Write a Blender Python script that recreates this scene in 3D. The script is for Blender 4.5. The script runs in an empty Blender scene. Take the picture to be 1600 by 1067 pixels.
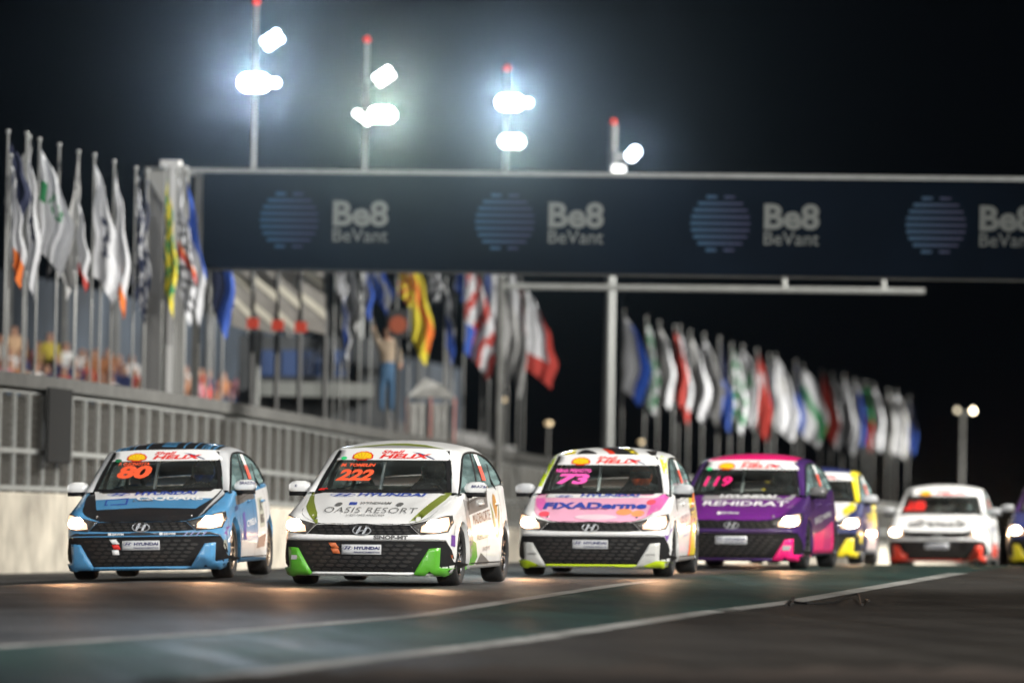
import bpy, bmesh, math, random
from mathutils import Vector, Matrix
from mathutils.bvhtree import BVHTree
from mathutils.geometry import delaunay_2d_cdt
random.seed(7)
R = math.radians
SC = bpy.context.scene
COL = SC.collection
FP = 8889.0                       # focal length in photo pixels (200 mm on 36 mm, 1600 px wide)
# ------------------------------------------------------------------ camera
cam_d = bpy.data.cameras.new('camera'); cam = bpy.data.objects.new('camera', cam_d); COL.objects.link(cam)
SC.camera = cam
cam_d.lens = 200; cam_d.sensor_width = 36; cam_d.clip_end = 6000; cam_d.clip_start = 0.5
cam.matrix_world = Matrix.Translation((0, 0, 1.08)) @ Matrix.Rotation(R(90 + 1.396), 4, 'X') @ Matrix.Rotation(R(1.1), 4, 'Z')
cam_d.dof.use_dof = True; cam_d.dof.focus_distance = 55.0; cam_d.dof.aperture_fstop = 1.5; cam_d.dof.aperture_blades = 0
# ------------------------------------------------------------------ night sky
W = bpy.data.worlds.new('World'); SC.world = W; W.use_nodes = True
bg = W.node_tree.nodes['Background']; bg.inputs[0].default_value = (0.30, 0.42, 0.62, 1); bg.inputs[1].default_value = 0.003
SC.view_settings.view_transform = 'Standard'; SC.view_settings.look = 'None'; SC.view_settings.exposure = 0; SC.view_settings.gamma = 1
SC.view_settings.use_curve_mapping = False
SC.cycles.max_bounces = 8; SC.cycles.transparent_max_bounces = 16; SC.cycles.volume_bounces = 0
SC.cycles.sample_clamp_indirect = 4.0
SC.cycles.caustics_reflective = False; SC.cycles.caustics_refractive = False
# ------------------------------------------------------------------ materials
_M = {}
def mat(name, col, rough=.5, metal=0., coat=0., emit=None, es=0., noise=0., nscale=4., bump=0., bscale=40., alpha=1., sheen=0., stretch=None):
    if name in _M: return _M[name]
    m = bpy.data.materials.new(name); m.use_nodes = True; nt = m.node_tree; b = nt.nodes['Principled BSDF']
    b.inputs['Base Color'].default_value = (*col, 1); b.inputs['Roughness'].default_value = rough
    b.inputs['Metallic'].default_value = metal; b.inputs['Coat Weight'].default_value = coat; b.inputs['Coat Roughness'].default_value = .06
    if emit: b.inputs['Emission Color'].default_value = (*emit, 1); b.inputs['Emission Strength'].default_value = es
    if noise or bump:
        tc = nt.nodes.new('ShaderNodeTexCoord'); src = tc.outputs['Object']
        if stretch:
            mp = nt.nodes.new('ShaderNodeMapping'); mp.inputs['Scale'].default_value = stretch; nt.links.new(src, mp.inputs[0]); src = mp.outputs[0]
    if noise:
        n = nt.nodes.new('ShaderNodeTexNoise'); n.inputs['Scale'].default_value = nscale; n.inputs['Detail'].default_value = 6; nt.links.new(src, n.inputs['Vector'])
        r = nt.nodes.new('ShaderNodeMapRange'); r.inputs[1].default_value = .3; r.inputs[2].default_value = .7
        r.inputs[3].default_value = 1 - noise; r.inputs[4].default_value = 1 + noise * .5; nt.links.new(n.outputs[0], r.inputs[0])
        mx = nt.nodes.new('ShaderNodeMix'); mx.data_type = 'RGBA'; mx.blend_type = 'MULTIPLY'; mx.inputs[0].default_value = 1
        mx.inputs[6].default_value = (*col, 1); nt.links.new(r.outputs[0], mx.inputs[7]); nt.links.new(mx.outputs[2], b.inputs['Base Color'])
    if bump:
        n2 = nt.nodes.new('ShaderNodeTexNoise'); n2.inputs['Scale'].default_value = bscale; n2.inputs['Detail'].default_value = 4; nt.links.new(src, n2.inputs['Vector'])
        bp = nt.nodes.new('ShaderNodeBump'); bp.inputs['Strength'].default_value = bump; bp.inputs['Distance'].default_value = .02
        nt.links.new(n2.outputs[0], bp.inputs['Height']); nt.links.new(bp.outputs[0], b.inputs['Normal'])
    _M[name] = m; return m
def paint(name, col, rough=.38, coat=.6): return mat('paint_' + name, col, rough, 0, coat, noise=.06, nscale=3)
def glass(name, tint, refl=1.0, rough=.03):
    if name in _M: return _M[name]
    m = bpy.data.materials.new(name); m.use_nodes = True; nt = m.node_tree; nt.nodes.clear()
    o = nt.nodes.new('ShaderNodeOutputMaterial'); mx = nt.nodes.new('ShaderNodeMixShader'); t = nt.nodes.new('ShaderNodeBsdfTransparent')
    g = nt.nodes.new('ShaderNodeBsdfGlossy'); f = nt.nodes.new('ShaderNodeFresnel'); f.inputs[0].default_value = 1.5
    t.inputs[0].default_value = (*tint, 1); g.inputs[0].default_value = (refl, refl, refl, 1); g.inputs['Roughness'].default_value = rough
    nt.links.new(f.outputs[0], mx.inputs[0]); nt.links.new(t.outputs[0], mx.inputs[1]); nt.links.new(g.outputs[0], mx.inputs[2]); nt.links.new(mx.outputs[0], o.inputs[0])
    _M[name] = m; return m
# ------------------------------------------------------------------ object helpers
def mesh(name, vs, fs, mats=None, mi=None, smooth=False, flip=False):
    me = bpy.data.meshes.new(name); me.from_pydata([tuple(v) for v in vs], [], [tuple(reversed(f)) if flip else tuple(f) for f in fs])
    for m in (mats or []): me.materials.append(m)
    if mi: me.polygons.foreach_set('material_index', mi)
    if smooth: me.polygons.foreach_set('use_smooth', [True] * len(me.polygons))
    me.update(); return me
def link(name, me, parent=None, m=None):
    o = bpy.data.objects.new(name, me); COL.objects.link(o)
    if parent: o.parent = parent
    if m is not None and me is not None:
        if not me.materials: me.materials.append(m)
        o.material_slots[0].link = 'OBJECT'; o.material_slots[0].material = m
    return o
def empty(name, loc=(0, 0, 0), rz=0):
    o = bpy.data.objects.new(name, None); COL.objects.link(o); o.location = loc; o.rotation_euler = (0, 0, rz); o.empty_display_size = .2; return o
def tag(o, label=None, cat=None, group=None, kind=None):
    if label: o['label'] = label
    if cat: o['category'] = cat
    if group: o['group'] = group
    if kind: o['kind'] = kind
    return o
class MB:
    def __init__(s): s.v = []; s.f = []; s.m = []
    def add(s, vs, fs, mi=0):
        k = len(s.v); s.v += [Vector(v) for v in vs]; s.f += [tuple(i + k for i in f) for f in fs]; s.m += [mi] * len(fs); return s
    def box(s, x0, x1, y0, y1, z0, z1, mi=0):
        return s.add([(x0, y0, z0), (x1, y0, z0), (x1, y1, z0), (x0, y1, z0), (x0, y0, z1), (x1, y0, z1), (x1, y1, z1), (x0, y1, z1)],
            [(0, 3, 2, 1), (4, 5, 6, 7), (0, 1, 5, 4), (1, 2, 6, 5), (2, 3, 7, 6), (3, 0, 4, 7)], mi)
    def tube(s, a, b, r, n=8, mi=0, r2=None, cap=True):
        a = Vector(a); b = Vector(b); d = (b - a).normalized(); up = Vector((0, 0, 1)) if abs(d.z) < .9 else Vector((1, 0, 0))
        p = d.cross(up).normalized(); q = d.cross(p); r2 = r if r2 is None else r2; vs = []
        for c, rr in ((a, r), (b, r2)):
            for i in range(n): t = 2 * math.pi * i / n; vs.append(c + p * math.cos(t) * rr + q * math.sin(t) * rr)
        fs = [(i, (i + 1) % n, n + (i + 1) % n, n + i) for i in range(n)]
        if cap: fs += [tuple(reversed(range(n))), tuple(range(n, 2 * n))]
        return s.add(vs, fs, mi)
    def path(s, pts, r, n=6, mi=0):
        for a, b in zip(pts, pts[1:]): s.tube(a, b, r, n, mi)
        return s
    def lathe(s, prof, n=24, mi=0, ax='x'):       # prof: (radius, along axis)
        vs = []
        for rr, h in prof:
            for i in range(n):
                t = 2 * math.pi * i / n; c, d = rr * math.cos(t), rr * math.sin(t)
                vs.append((h, c, d) if ax == 'x' else ((c, h, d) if ax == 'y' else (c, d, h)))
        fs = []
        for k in range(len(prof) - 1):
            for i in range(n): fs.append((k * n + i, k * n + (i + 1) % n, (k + 1) * n + (i + 1) % n, (k + 1) * n + i))
        return s.add(vs, fs, mi)
    def mesh(s, name, mats=None, smooth=False): return mesh(name, s.v, s.f, mats, s.m if mats and len(mats) > 1 else None, smooth)
def interp(x, tab):
    if x <= tab[0][0]: return tab[0][1]
    for (a, b), (c, d) in zip(tab, tab[1:]):
        if x <= c: return b + (d - b) * (x - a) / (c - a) if c > a else d
    return tab[-1][1]
def cr(pts, sub):                                 # Catmull-Rom through points
    out = []; n = len(pts)
    for i in range(n - 1):
        p0, p1, p2, p3 = pts[max(i - 1, 0)], pts[i], pts[i + 1], pts[min(i + 2, n - 1)]
        for k in range(sub):
            t = k / sub; out.append(tuple(.5 * (2 * b + (c - a) * t + (2 * a - 5 * b + 4 * c - d) * t * t + (-a + 3 * b - 3 * c + d) * t ** 3) for a, b, c, d in zip(p0, p1, p2, p3)))
    out.append(tuple(pts[-1])); return out
def gridmesh(rows):                               # rows of equal length -> verts, quads
    vs = [v for r in rows for v in r]; n = len(rows[0]); fs = []
    for i in range(len(rows) - 1):
        for j in range(n - 1): fs.append((i * n + j, i * n + j + 1, (i + 1) * n + j + 1, (i + 1) * n + j))
    return vs, fs
def inside(p, poly):
    x, y = p; c = False; j = len(poly) - 1
    for i in range(len(poly)):
        xi, yi = poly[i]; xj, yj = poly[j]
        if (yi > y) != (yj > y) and x < (xj - xi) * (y - yi) / (yj - yi) + xi: c = not c
        j = i
    return c
def patch2d(poly, sp):                            # outline -> triangles with inner points so that it can bend
    out = []
    for a, b in zip(poly, poly[1:] + poly[:1]):
        n = max(1, int(math.dist(a, b) / sp)); out += [(a[0] + (b[0] - a[0]) * k / n, a[1] + (b[1] - a[1]) * k / n) for k in range(n)]
    nb = len(out); vs = [Vector(p) for p in out]
    x0 = min(p[0] for p in poly); x1 = max(p[0] for p in poly); y0 = min(p[1] for p in poly); y1 = max(p[1] for p in poly)
    y = y0 + sp * .5
    area = abs(sum(a[0] * b[1] - b[0] * a[1] for a, b in zip(poly, poly[1:] + poly[:1]))) / 2
    while y < y1:
        x = x0 + sp * .5
        while x < x1:
            if inside((x, y), poly) and min(abs(x - q[0]) + abs(y - q[1]) for q in out) > sp * .45: vs.append(Vector((x, y)))
            x += sp
        y += sp
    r = delaunay_2d_cdt(vs, [(i, (i + 1) % nb) for i in range(nb)], [], 1, 1e-5)
    for tr in range(4):                           # a triangulation with holes is made again without the inner points that spoil it
        got = sum(abs((r[0][f[1]] - r[0][f[0]]).cross(r[0][f[2]] - r[0][f[0]])) / 2 for f in r[2])
        if abs(got - area) < area * .004: break
        keep = vs[:nb] + ([v + Vector((random.uniform(-.2, .2) * sp, random.uniform(-.2, .2) * sp)) for v in vs[nb:] if tr < 3])
        keep = keep[:nb] + [v for v in keep[nb:] if inside(tuple(v), poly)]
        r = delaunay_2d_cdt(keep, [(i, (i + 1) % nb) for i in range(nb)], [], 1, 1e-6)
    return [tuple(v) for v in r[0]], [tuple(f) for f in r[2]]
# ------------------------------------------------------------------ text
_T = {}
def text2d(s, shear=0., bold=0., space=1.):
    k = (s, shear, bold, space)
    if k not in _T:
        c = bpy.data.curves.new('t', 'FONT'); c.body = s; c.shear = shear; c.offset = bold; c.space_character = space; c.resolution_u = 3
        o = bpy.data.objects.new('t', c); COL.objects.link(o)
        me = bpy.data.meshes.new_from_object(o.evaluated_get(bpy.context.evaluated_depsgraph_get()))
        vs = [(v.co.x, v.co.y) for v in me.vertices]; fs = [tuple(p.vertices) for p in me.polygons]
        bpy.data.objects.remove(o); bpy.data.curves.remove(c); bpy.data.meshes.remove(me)
        x0 = min(v[0] for v in vs); x1 = max(v[0] for v in vs); y0 = min(v[1] for v in vs); y1 = max(v[1] for v in vs)
        _T[k] = ([((x - x0) / (x1 - x0), (y - y0) / (y1 - y0)) for x, y in vs], fs)
    return _T[k]
def place2d(vf, a, b, h, slope=None):             # unit box -> baseline a->b, height h (up is +second axis)
    vs, fs = vf
    return [(a[0] + (b[0] - a[0]) * x, a[1] + (b[1] - a[1]) * x + h * y) for x, y in vs], fs
# ------------------------------------------------------------------ the lie of the land
TD = (.15558, .98782)                             # direction of the straight
def ul(X, Y): return X * TD[0] + Y * TD[1], X * TD[1] - Y * TD[0]
def xy(u, l): return u * TD[0] + l * TD[1], u * TD[1] - l * TD[0]
DROP = [(0, 0), (68, 0), (74, .01), (80, .05), (86, .115), (92, .20), (98, .31), (104, .44), (112, .60), (122, .78), (136, .98), (152, 1.19), (210, 1.95), (400, 4.3), (3000, 37)]
def drop(u): return interp(u, DROP)
def sst(t): t = max(0, min(1, t)); return t * t * (3 - 2 * t)
WL = -19.06                                       # lateral place of the pit wall
def gzul(u, l): return .012 * (l + 10.1) * (1 if l > -40 else 1) - drop(u) - .2 * sst((-12.5 - l) / 5.5)
def gz(X, Y): return gzul(*ul(X, Y))
def lev(x, y): return x + .0192 * (y - 533), y - .0192 * (x - 800)
def pw(x, y, Y): xl, yl = lev(x, y); return Vector(((xl - 800) * Y / FP, Y, 1.08 - (yl - 748) * Y / FP))
def pg(x, y):                                     # photo pixel -> point on the ground
    lo, hi = 15., 80.
    for _ in range(40):
        Y = (lo + hi) / 2; p = pw(x, y, Y)
        if p.z > gz(p.x, p.y): lo = Y
        else: hi = Y
    p = pw(x, y, lo); return p
def wallY(x, off=0.): return (19.3 + off / TD[1]) * FP / (2200 - x)   # distance of the line 'off' metres behind the wall seen at column x
def pwl(x, y, off=0.): xl = lev(x, y)[0]; return pw(x, y, wallY(xl, off))
# ================================================================== CAR
G = {}                                            # geometry of the shared car shape, car space: x to the picture's right, y rearwards, z up
TUM = [(.08, .06), (.12, .035), (.18, .01), (.3, 0), (.5, 0), (.62, .008), (.72, .018), (.82, .033), (.95, .052), (1.05, .07)]
PC = [(0, 0, .605, .06), (.2, .005, .605, .06), (.4, .022, .606, .065), (.55, .052, .632, .09), (.68, .105, .672, .11), (.76, .17, .70, .12), (.81, .26, .725, .13),
      (.838, .36, .745, .135), (.85, .46, .765, .135)]
PS = [(.46, .85, .765, .135), (.6, .857, .792, .13), (.83, .86, .845, .12), (1.05, .86, .90, .09), (1.2, .86, .925, .05), (2., .86, .945, .045), (3., .86, .985, .045), (3.4, .855, 1.01, .05), (3.6, .84, 1.02, .06)]
PT = [(.84, 3.6, 1.02, .06), (.80, 3.78, 1.02, .06), (.70, 3.90, 1.0, .06), (.4, 3.98, .99, .06), (0, 4.0, .99, .06)]
AR, AZ, AY = .338, .30, (.83, 3.36)
def car_geometry():
    ys = []
    for yc in AY: ys += [yc - AR * math.cos(math.pi * k / 16) for k in range(17)]
    for a, b in ((.46, AY[0] - AR), (AY[0] + AR, AY[1] - AR), (AY[1] + AR, 3.6)):
        n = max(1, round((b - a) / .1)); ys += [a + (b - a) * k / n for k in range(n + 1)]
    ys = sorted(set(round(y, 5) for y in ys if .46 < y < 3.6))
    half = cr(PC, 3)[:-1]
    half += [(interp(y, [(p[0], p[1]) for p in PS]), y, interp(y, [(p[0], p[2]) for p in PS]), interp(y, [(p[0], p[3]) for p in PS])) for y in [.46] + ys]
    half += cr(PT, 3)
    def zbot(x, y):
        z = .10 if y < .3 else interp(y, [(.3, .10), (.5, .13), (1.2, .16), (3.2, .17), (3.6, .2), (4, .26)])
        for yc in AY:
            if abs(y - yc) < AR and x > .6: z = max(z, AZ + math.sqrt(AR * AR - (y - yc) ** 2))
        return z
    N = 16; cols = []
    for i, (x, y, zt, ro) in enumerate(half):
        a = half[max(i - 1, 0)]; b = half[min(i + 1, len(half) - 1)]; tx, ty = b[0] - a[0], b[1] - a[1]
        if i == 0: tx, ty = 1, 0
        if i == len(half) - 1: tx, ty = -1, 0
        L = math.hypot(tx, ty); nx, ny = ty / L, -tx / L; zb = zbot(x, y); rh = ro * .62; z72 = zt - rh; col = []
        col.append((x - nx * (interp(zb, TUM) + .10), y - ny * (interp(zb, TUM) + .10), zb + .004))
        for k in range(N + 1):
            r = k / N
            if r < .7: z = zb + (z72 - zb) * r / .7; off = 0
            else: ph = (r - .7) / .3 * math.pi / 2; off = ro * (1 - math.cos(ph)); z = z72 + rh * math.sin(ph)
            off += interp(z, TUM)
            # flared arch lips
            for yc in AY:
                d = math.hypot(y - yc, z - AZ)
                if d < AR + .06 and x > .6: off -= .012 * (1 - max(0, (d - AR)) / .06)
            col.append((x - nx * off, y - ny * off, z))
        cols.append(col)
    full = [[(-x, y, z) for x, y, z in c] for c in reversed(cols[1:])] + cols
    G['body'] = gridmesh(full)
    edge = [c[-1] for c in cols]
    fe = [e for e in edge if e[1] < 1.06 and e[1] > 0 and e[0] >= 0][:]
    # hood
    x2y = [(e[0], e[1]) for e in fe if e[1] < .4]; y2x = [(e[1], e[0]) for e in fe]; y2z = [(e[1], e[2]) for e in fe]
    ZH = [(.05, .603), (.14, .655), (.25, .702), (.4, .755), (.6, .815), (.8, .873), (1.05, .948)]
    rows = []; XM = .735
    def zh(x, y):
        q = min(1, abs(x) / max(.05, interp(y, y2x))); zc = interp(y, ZH); e = interp(y, y2z) - (zc - .03)
        z = zc - .03 * q * q + e * q ** 6
        z += .006 * math.exp(-((abs(x) - (.30 + .25 * y)) / .07) ** 2) * sst((y - .1) / .3)      # power lines pressed into the hood
        return z
    for j in range(17):
        row = []
        for i in range(45):
            x = XM * (-1 + 2 * i / 44); xa = abs(x)
            yf = interp(xa, x2y) if xa < x2y[-1][0] else interp(xa, [(x2y[-1][0], x2y[-1][1]), (.73, .85), (.74, .95)])
            yr = .965 + .07 * (x / .74) ** 2; y = yf + (yr - yf) * j / 16 + .004
            row.append((x, y, zh(x, y) + .001))
        rows.append(row)
    G['hood'] = gridmesh(rows)
    # cowl (black tray under the wipers)
    rows = []
    for t, dz in ((0, -.012), (.3, -.02), (.7, -.02), (1, .0)):
        rows.append([(x, (.968 + .07 * (x / .74) ** 2) * (1 - t) + (1.03 + .07 * (x / .7) ** 2) * t, (zh(x, .97) * (1 - t) + .925 * t) + dz) for x in [.735 * (-1 + 2 * i / 24) for i in range(25)]])
    G['cowl'] = gridmesh(rows)
    # windshield
    rows = []
    for j in range(11):
        t = j / 10; row = []
        for i in range(23):
            s = -1 + 2 * i / 22; x0, x1 = .70 * s, .572 * s
            a = Vector((x0, 1.02 + .06 * s * s, .925)); b = Vector((x1, 1.60 + .05 * s * s, 1.36 - .015 * s * s))
            p = a.lerp(b, t) + Vector((0, -.6, .8)) * .022 * math.sin(math.pi * t) * (1 - s * s * .6); row.append(tuple(p))
        rows.append(row)
    G['windshield'] = gridmesh(rows)
    Wl = [(.70, 1.08, .925), (.677, 1.215, 1.03), (.648, 1.36, 1.135), (.611, 1.51, 1.24), (.574, 1.652, 1.345), (.565, 1.95, 1.387), (.565, 2.4, 1.402), (.56, 2.9, 1.378), (.54, 3.3, 1.318), (.52, 3.55, 1.24), (.54, 3.8, 1.08), (.66, 3.93, .995)]
    Tl = [(1.04, .90), (1.24, 1.01), (1.4, 1.105), (1.58, 1.195), (1.75, 1.27), (1.98, 1.318), (2.4, 1.335), (2.85, 1.315), (3.2, 1.255), (3.45, 1.16), (3.62, 1.045), (3.80, 1.005)]
    Tl = [(.775 - (z - .93) * .28, y, z) for y, z in Tl]
    Wd, Td = cr(Wl, 4), cr(Tl, 4); rows = []
    for w, t in zip(Wd, Td):
        w, t = Vector(w), Vector(t); n = Vector((1, -.25, .8)).normalized(); L = (t - w).length
        rows.append([tuple(w.lerp(t, k / 6) + n * L * .16 * math.sin(math.pi * k / 6)) for k in range(7)])
    vs, fs = gridmesh(rows); G['pillar_r'] = (vs, fs); G['pillar_l'] = ([(-x, y, z) for x, y, z in vs], [tuple(reversed(f)) for f in fs])
    # roof
    rows = []; cw = [(1.65, .018), (1.8, .04), (2.1, .056), (2.9, .056), (3.3, .045), (3.55, .03)]; wp = [(1.652, .05), (1.9, .02), (2.3, 0), (3.2, 0), (3.55, -.04)]
    for w in Wd[16:37]:
        rows.append([(w[0] * s, w[1] - interp(w[1], wp) * (1 - s * s), w[2] + interp(w[1], cw) * (1 - abs(s) ** 2.4)) for s in [-1 + i / 10 for i in range(21)]])
    G['roof'] = gridmesh(rows)
    rows = [[(w[0] * s, w[1] + .05 * (1 - s * s) * .8, w[2] + .03 * (1 - s * s)) for s in [-1 + i / 6 for i in range(13)]] for w in Wd[36:41]]
    G['rear_window'] = gridmesh(rows)
    rows = [[(w[0] * s, w[1] + .05 * (1 - s * s) * .8, w[2] + .02 * (1 - s * s)) for s in [-1 + i / 6 for i in range(13)]] for w in Wd[40:]]
    G['tailgate'] = gridmesh(rows)
    # side glass outline (y, z)
    up = [(t[1], t[2] + .004) for t in Td if t[1] < 3.63]; lo = [(y, interp(y, [(p[0], p[2]) for p in PS]) - .01) for y in (3.58, 3.3, 3., 2.6, 2.2, 1.8, 1.4, 1.12)]
    G['dlo'] = up + lo
    def sidex(y, z): return .768 - (z - .93) * .28 + .012 * math.sin(max(0, min(1, (z - .93) / .4)) * math.pi)
    G['sidex'] = sidex
    vs, fs = patch2d(G['dlo'], .08); G['glass_r'] = ([(sidex(y, z), y, z) for y, z in vs], fs); G['glass_l'] = ([(-sidex(y, z), y, z) for y, z in vs], fs)
    # BVH of the outer skin
    V, F = [], []
    for k in ('body', 'hood', 'cowl', 'windshield', 'pillar_r', 'pillar_l', 'roof', 'tailgate', 'glass_r'):
        b = len(V); V += [Vector(v) for v in G[k][0]]; F += [tuple(i + b for i in f) for f in G[k][1]]
    for k in (1, -1):
        g_ = mirror_geo(k); b = len(V); V += [Vector(v) for v in g_[0]]; F += [tuple(i + b for i in f) for f in g_[1]]
    G['bvh'] = BVHTree.FromPolygons(V, F)
def mirror_geo(s):
    vs, fs = [], []; n = 14
    prof = [(-.13, .30, .55), (-.11, .75, .85), (-.05, 1., 1.), (.04, 1., 1.), (.10, .85, .95), (.135, .45, .7)]
    for x, a, b in prof:
        for i in range(n):
            t = 2 * math.pi * i / n; c, d = math.cos(t), math.sin(t)
            vs.append((s * (.90 + x * .85), 1.34 + .065 * b * math.copysign(abs(c) ** .7, c), .97 + .066 * a * math.copysign(abs(d) ** .6, d) + .01 * x))
    for k in range(len(prof) - 1):
        for i in range(n): fs.append((k * n + i, k * n + (i + 1) % n, (k + 1) * n + (i + 1) % n, (k + 1) * n + i))
    fs += [tuple(range(n)), tuple(reversed(range((len(prof) - 1) * n, len(prof) * n)))]
    if s < 0: fs = [tuple(reversed(f)) for f in fs]
    return vs, fs
car_geometry()
def ray(p, proj):
    a, b = p
    if proj == 'front': o, d = Vector((a, -2, b)), Vector((0, 1, 0))
    elif proj == 'side': o, d = Vector((3, a, b)), Vector((-1, 0, 0))
    else: o, d = Vector((a, b, 3)), Vector((0, 0, -1))
    h, n, i, t = G['bvh'].ray_cast(o, d)
    if h is None:
        q = {'front': Vector((a, 1.2, b)), 'side': Vector((.86, a, b)), 'top': Vector((a, b, 1.3))}[proj]
        h, n, i, t = G['bvh'].find_nearest(q)
    if n.dot(d) > 0: n = -n
    return h, n
def wrap(vf, proj, off, thick=0.):
    vs, fs = vf; out = []; base = []
    for p in vs:
        h, n = ray(p, proj); out.append(h + n * off); base.append(h - n * .004)
    fs = list(fs)
    # orient
    if fs:
        f = fs[0]; nn = (out[f[1]] - out[f[0]]).cross(out[f[2]] - out[f[0]]); d = {'front': Vector((0, -1, 0)), 'side': Vector((1, 0, 0)), 'top': Vector((0, 0, 1))}[proj]
        tot = sum(((out[f[1]] - out[f[0]]).cross(out[f[2]] - out[f[0]])).dot(d) for f in fs)
        if tot < 0: fs = [tuple(reversed(f)) for f in fs]
    if thick:
        cnt = {}
        for f in fs:
            for a, b in zip(f, f[1:] + f[:1]): cnt[(a, b)] = 1
        n = len(out); out += base
        fs += [(b, a, a + n, b + n) for (a, b) in cnt if (b, a) not in cnt]
    return out, fs
def P(poly, proj='front', off=.0025, sp=.035, thick=False): return wrap(patch2d(poly, sp), proj, off, thick)
def mir(poly): return [(-x, z) for x, z in reversed(poly)]
def ell(cx, cz, rx, rz, n=20, a0=0, a1=360): return [(cx + rx * math.cos(R(a0 + (a1 - a0) * i / n)), cz + rz * math.sin(R(a0 + (a1 - a0) * i / n))) for i in range(n)]
def join(*vfs):
    V, F = [], []
    for v, f in vfs: b = len(V); V += list(v); F += [tuple(i + b for i in g) for g in f]
    return V, F
_MC = {}
def cmesh(key, fn, smooth=True):
    if key not in _MC:
        v, f = fn(); _MC[key] = mesh(key, v, f, None, None, smooth); _MC[key].materials.append(None)
    return _MC[key]
# traced features -> car space
class Tr:
    def __init__(s, X0, Y0, S, sn, tilt=.018): s.X0, s.Y0, s.S, s.sn, s.cs, s.t = X0, Y0, S, sn, math.sqrt(1 - sn * sn), tilt
    def f(s, X, Y):                               # on a surface met from the front
        z = (s.Y0 + s.t * (X - s.X0) - Y) / s.S; u = (X - s.X0) / s.S; x = u / s.cs
        for _ in range(6):
            h, n = ray((x, z), 'front'); x = (x + (u - s.sn * h.y) / s.cs) / 2
        return (x, z)
    def F(s, *pts): return [s.f(*p) for p in pts]
    def sd(s, X, Y, x=.855):
        z = (s.Y0 + s.t * (X - s.X0) - Y) / s.S; return (((X - s.X0) / s.S - x * s.cs) / s.sn, z)
    def D(s, *pts): return [s.sd(*p) for p in pts]
# ---- shared small shapes
HL = [(.47, .605), (.58, .628), (.70, .66), (.79, .695), (.825, .70), (.838, .63), (.812, .535), (.70, .518), (.575, .506)]
LOW = [(-.80, .447), (.80, .447), (.835, .36), (.86, .19), (.80, .13), (.50, .128), (-.50, .128), (-.80, .13), (-.86, .19), (-.835, .36)]
FIN = [(.655, .372), (.745, .38), (.735, .19), (.815, .180), (.822, .115), (.70, .10), (.49, .095), (.51, .13)]
GR = [(-.47, .600), (.47, .600), (.562, .512), (.36, .503), (-.36, .503), (-.562, .512)]
def grille_bars(rows, x0f, x1f, zs, w, h, off):
    vf = []
    for r, z in enumerate(zs):
        x = x0f(z) + (w * .5 if r % 2 else 0)
        while x + w * .9 < x1f(z):
            vf.append(P([(x + w * .08, z), (x + w * .28, z - h * .5), (x + w * .72, z - h * .5), (x + w * .92, z), (x + w * .72, z + h * .35), (x + w * .28, z + h * .35)], 'front', off, .2, True)); x += w
    return join(*vf)
def emblem(cx, cz, rx, rz):
    o = ell(cx, cz, rx, rz, 28); i = ell(cx, cz, rx * .88, rz * .80, 28); vs = o + i; n = 28
    ring = wrap((vs, [(k, (k + 1) % n, n + (k + 1) % n, n + k) for k in range(n)]), 'front', .02, True)
    sh = .30; H = []
    for bx in (-.34, .34):
        H.append([(cx + rx * (bx - .13 - sh * .7), cz - rz * .68), (cx + rx * (bx + .13 - sh * .7), cz - rz * .68), (cx + rx * (bx + .13 + sh * .7), cz + rz * .68), (cx + rx * (bx - .13 + sh * .7), cz + rz * .68)])
    H.append([(cx - rx * .35, cz - rz * .16), (cx + rx * .35, cz - rz * .02), (cx + rx * .35, cz + rz * .18), (cx - rx * .35, cz + rz * .04)])
    return join(ring, *[P(h, 'front', .018, .2, True) for h in H])
def flat_emblem(a, b, h, proj='front', off=.006):  # printed slanted H in an ellipse
    cx, cz = (a[0] + b[0]) / 2, (a[1] + b[1]) / 2 + h / 2; rx, rz = (b[0] - a[0]) / 2, h / 2; n = 24
    o = ell(cx, cz, rx, rz, n); i = ell(cx, cz, rx * .93, rz * .84, n)
    ring = wrap((o + i, [(k, (k + 1) % n, n + (k + 1) % n, n + k) for k in range(n)]), proj, off)
    H = []
    for bx in (-.36, .36): H.append([(cx + rx * (bx - .33), cz - rz * .6), (cx + rx * (bx - .05), cz - rz * .6), (cx + rx * (bx + .33), cz + rz * .6), (cx + rx * (bx + .05), cz + rz * .6)])
    H.append([(cx - rx * .4, cz - rz * .2), (cx + rx * .3, cz - rz * .1), (cx + rx * .4, cz + rz * .2), (cx - rx * .3, cz + rz * .1)])
    return join(ring, *[P(q, proj, off, .2) for q in H])
T222 = Tr(541, 985, 626, .196)
def T(s, a, b, h, shear=0, bold=.02, proj='front', off=.0048, space=1.): return wrap(place2d(text2d(s, shear, bold, space), a, b, h), proj, off)
def tf(s, XA, XB, YB, YT, shear=0, bold=.02, tr=T222, off=.0075, space=1.):   # traced front text: left, right, baseline, top
    a = tr.f(XA, YB[0] if isinstance(YB, tuple) else YB); b = tr.f(XB, YB[1] if isinstance(YB, tuple) else YB + tr.t * (XB - XA))
    return T(s, a, b, ((YB[0] if isinstance(YB, tuple) else YB) - YT) / tr.S, shear, bold, 'front', off, space)
def ts(s, XA, XB, YA, YB, H, tr, shear=0, bold=.02):                         # traced side text
    return T(s, tr.sd(XA, YA), tr.sd(XB, YB), H / tr.S, shear, bold, 'side', .0048)
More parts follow.
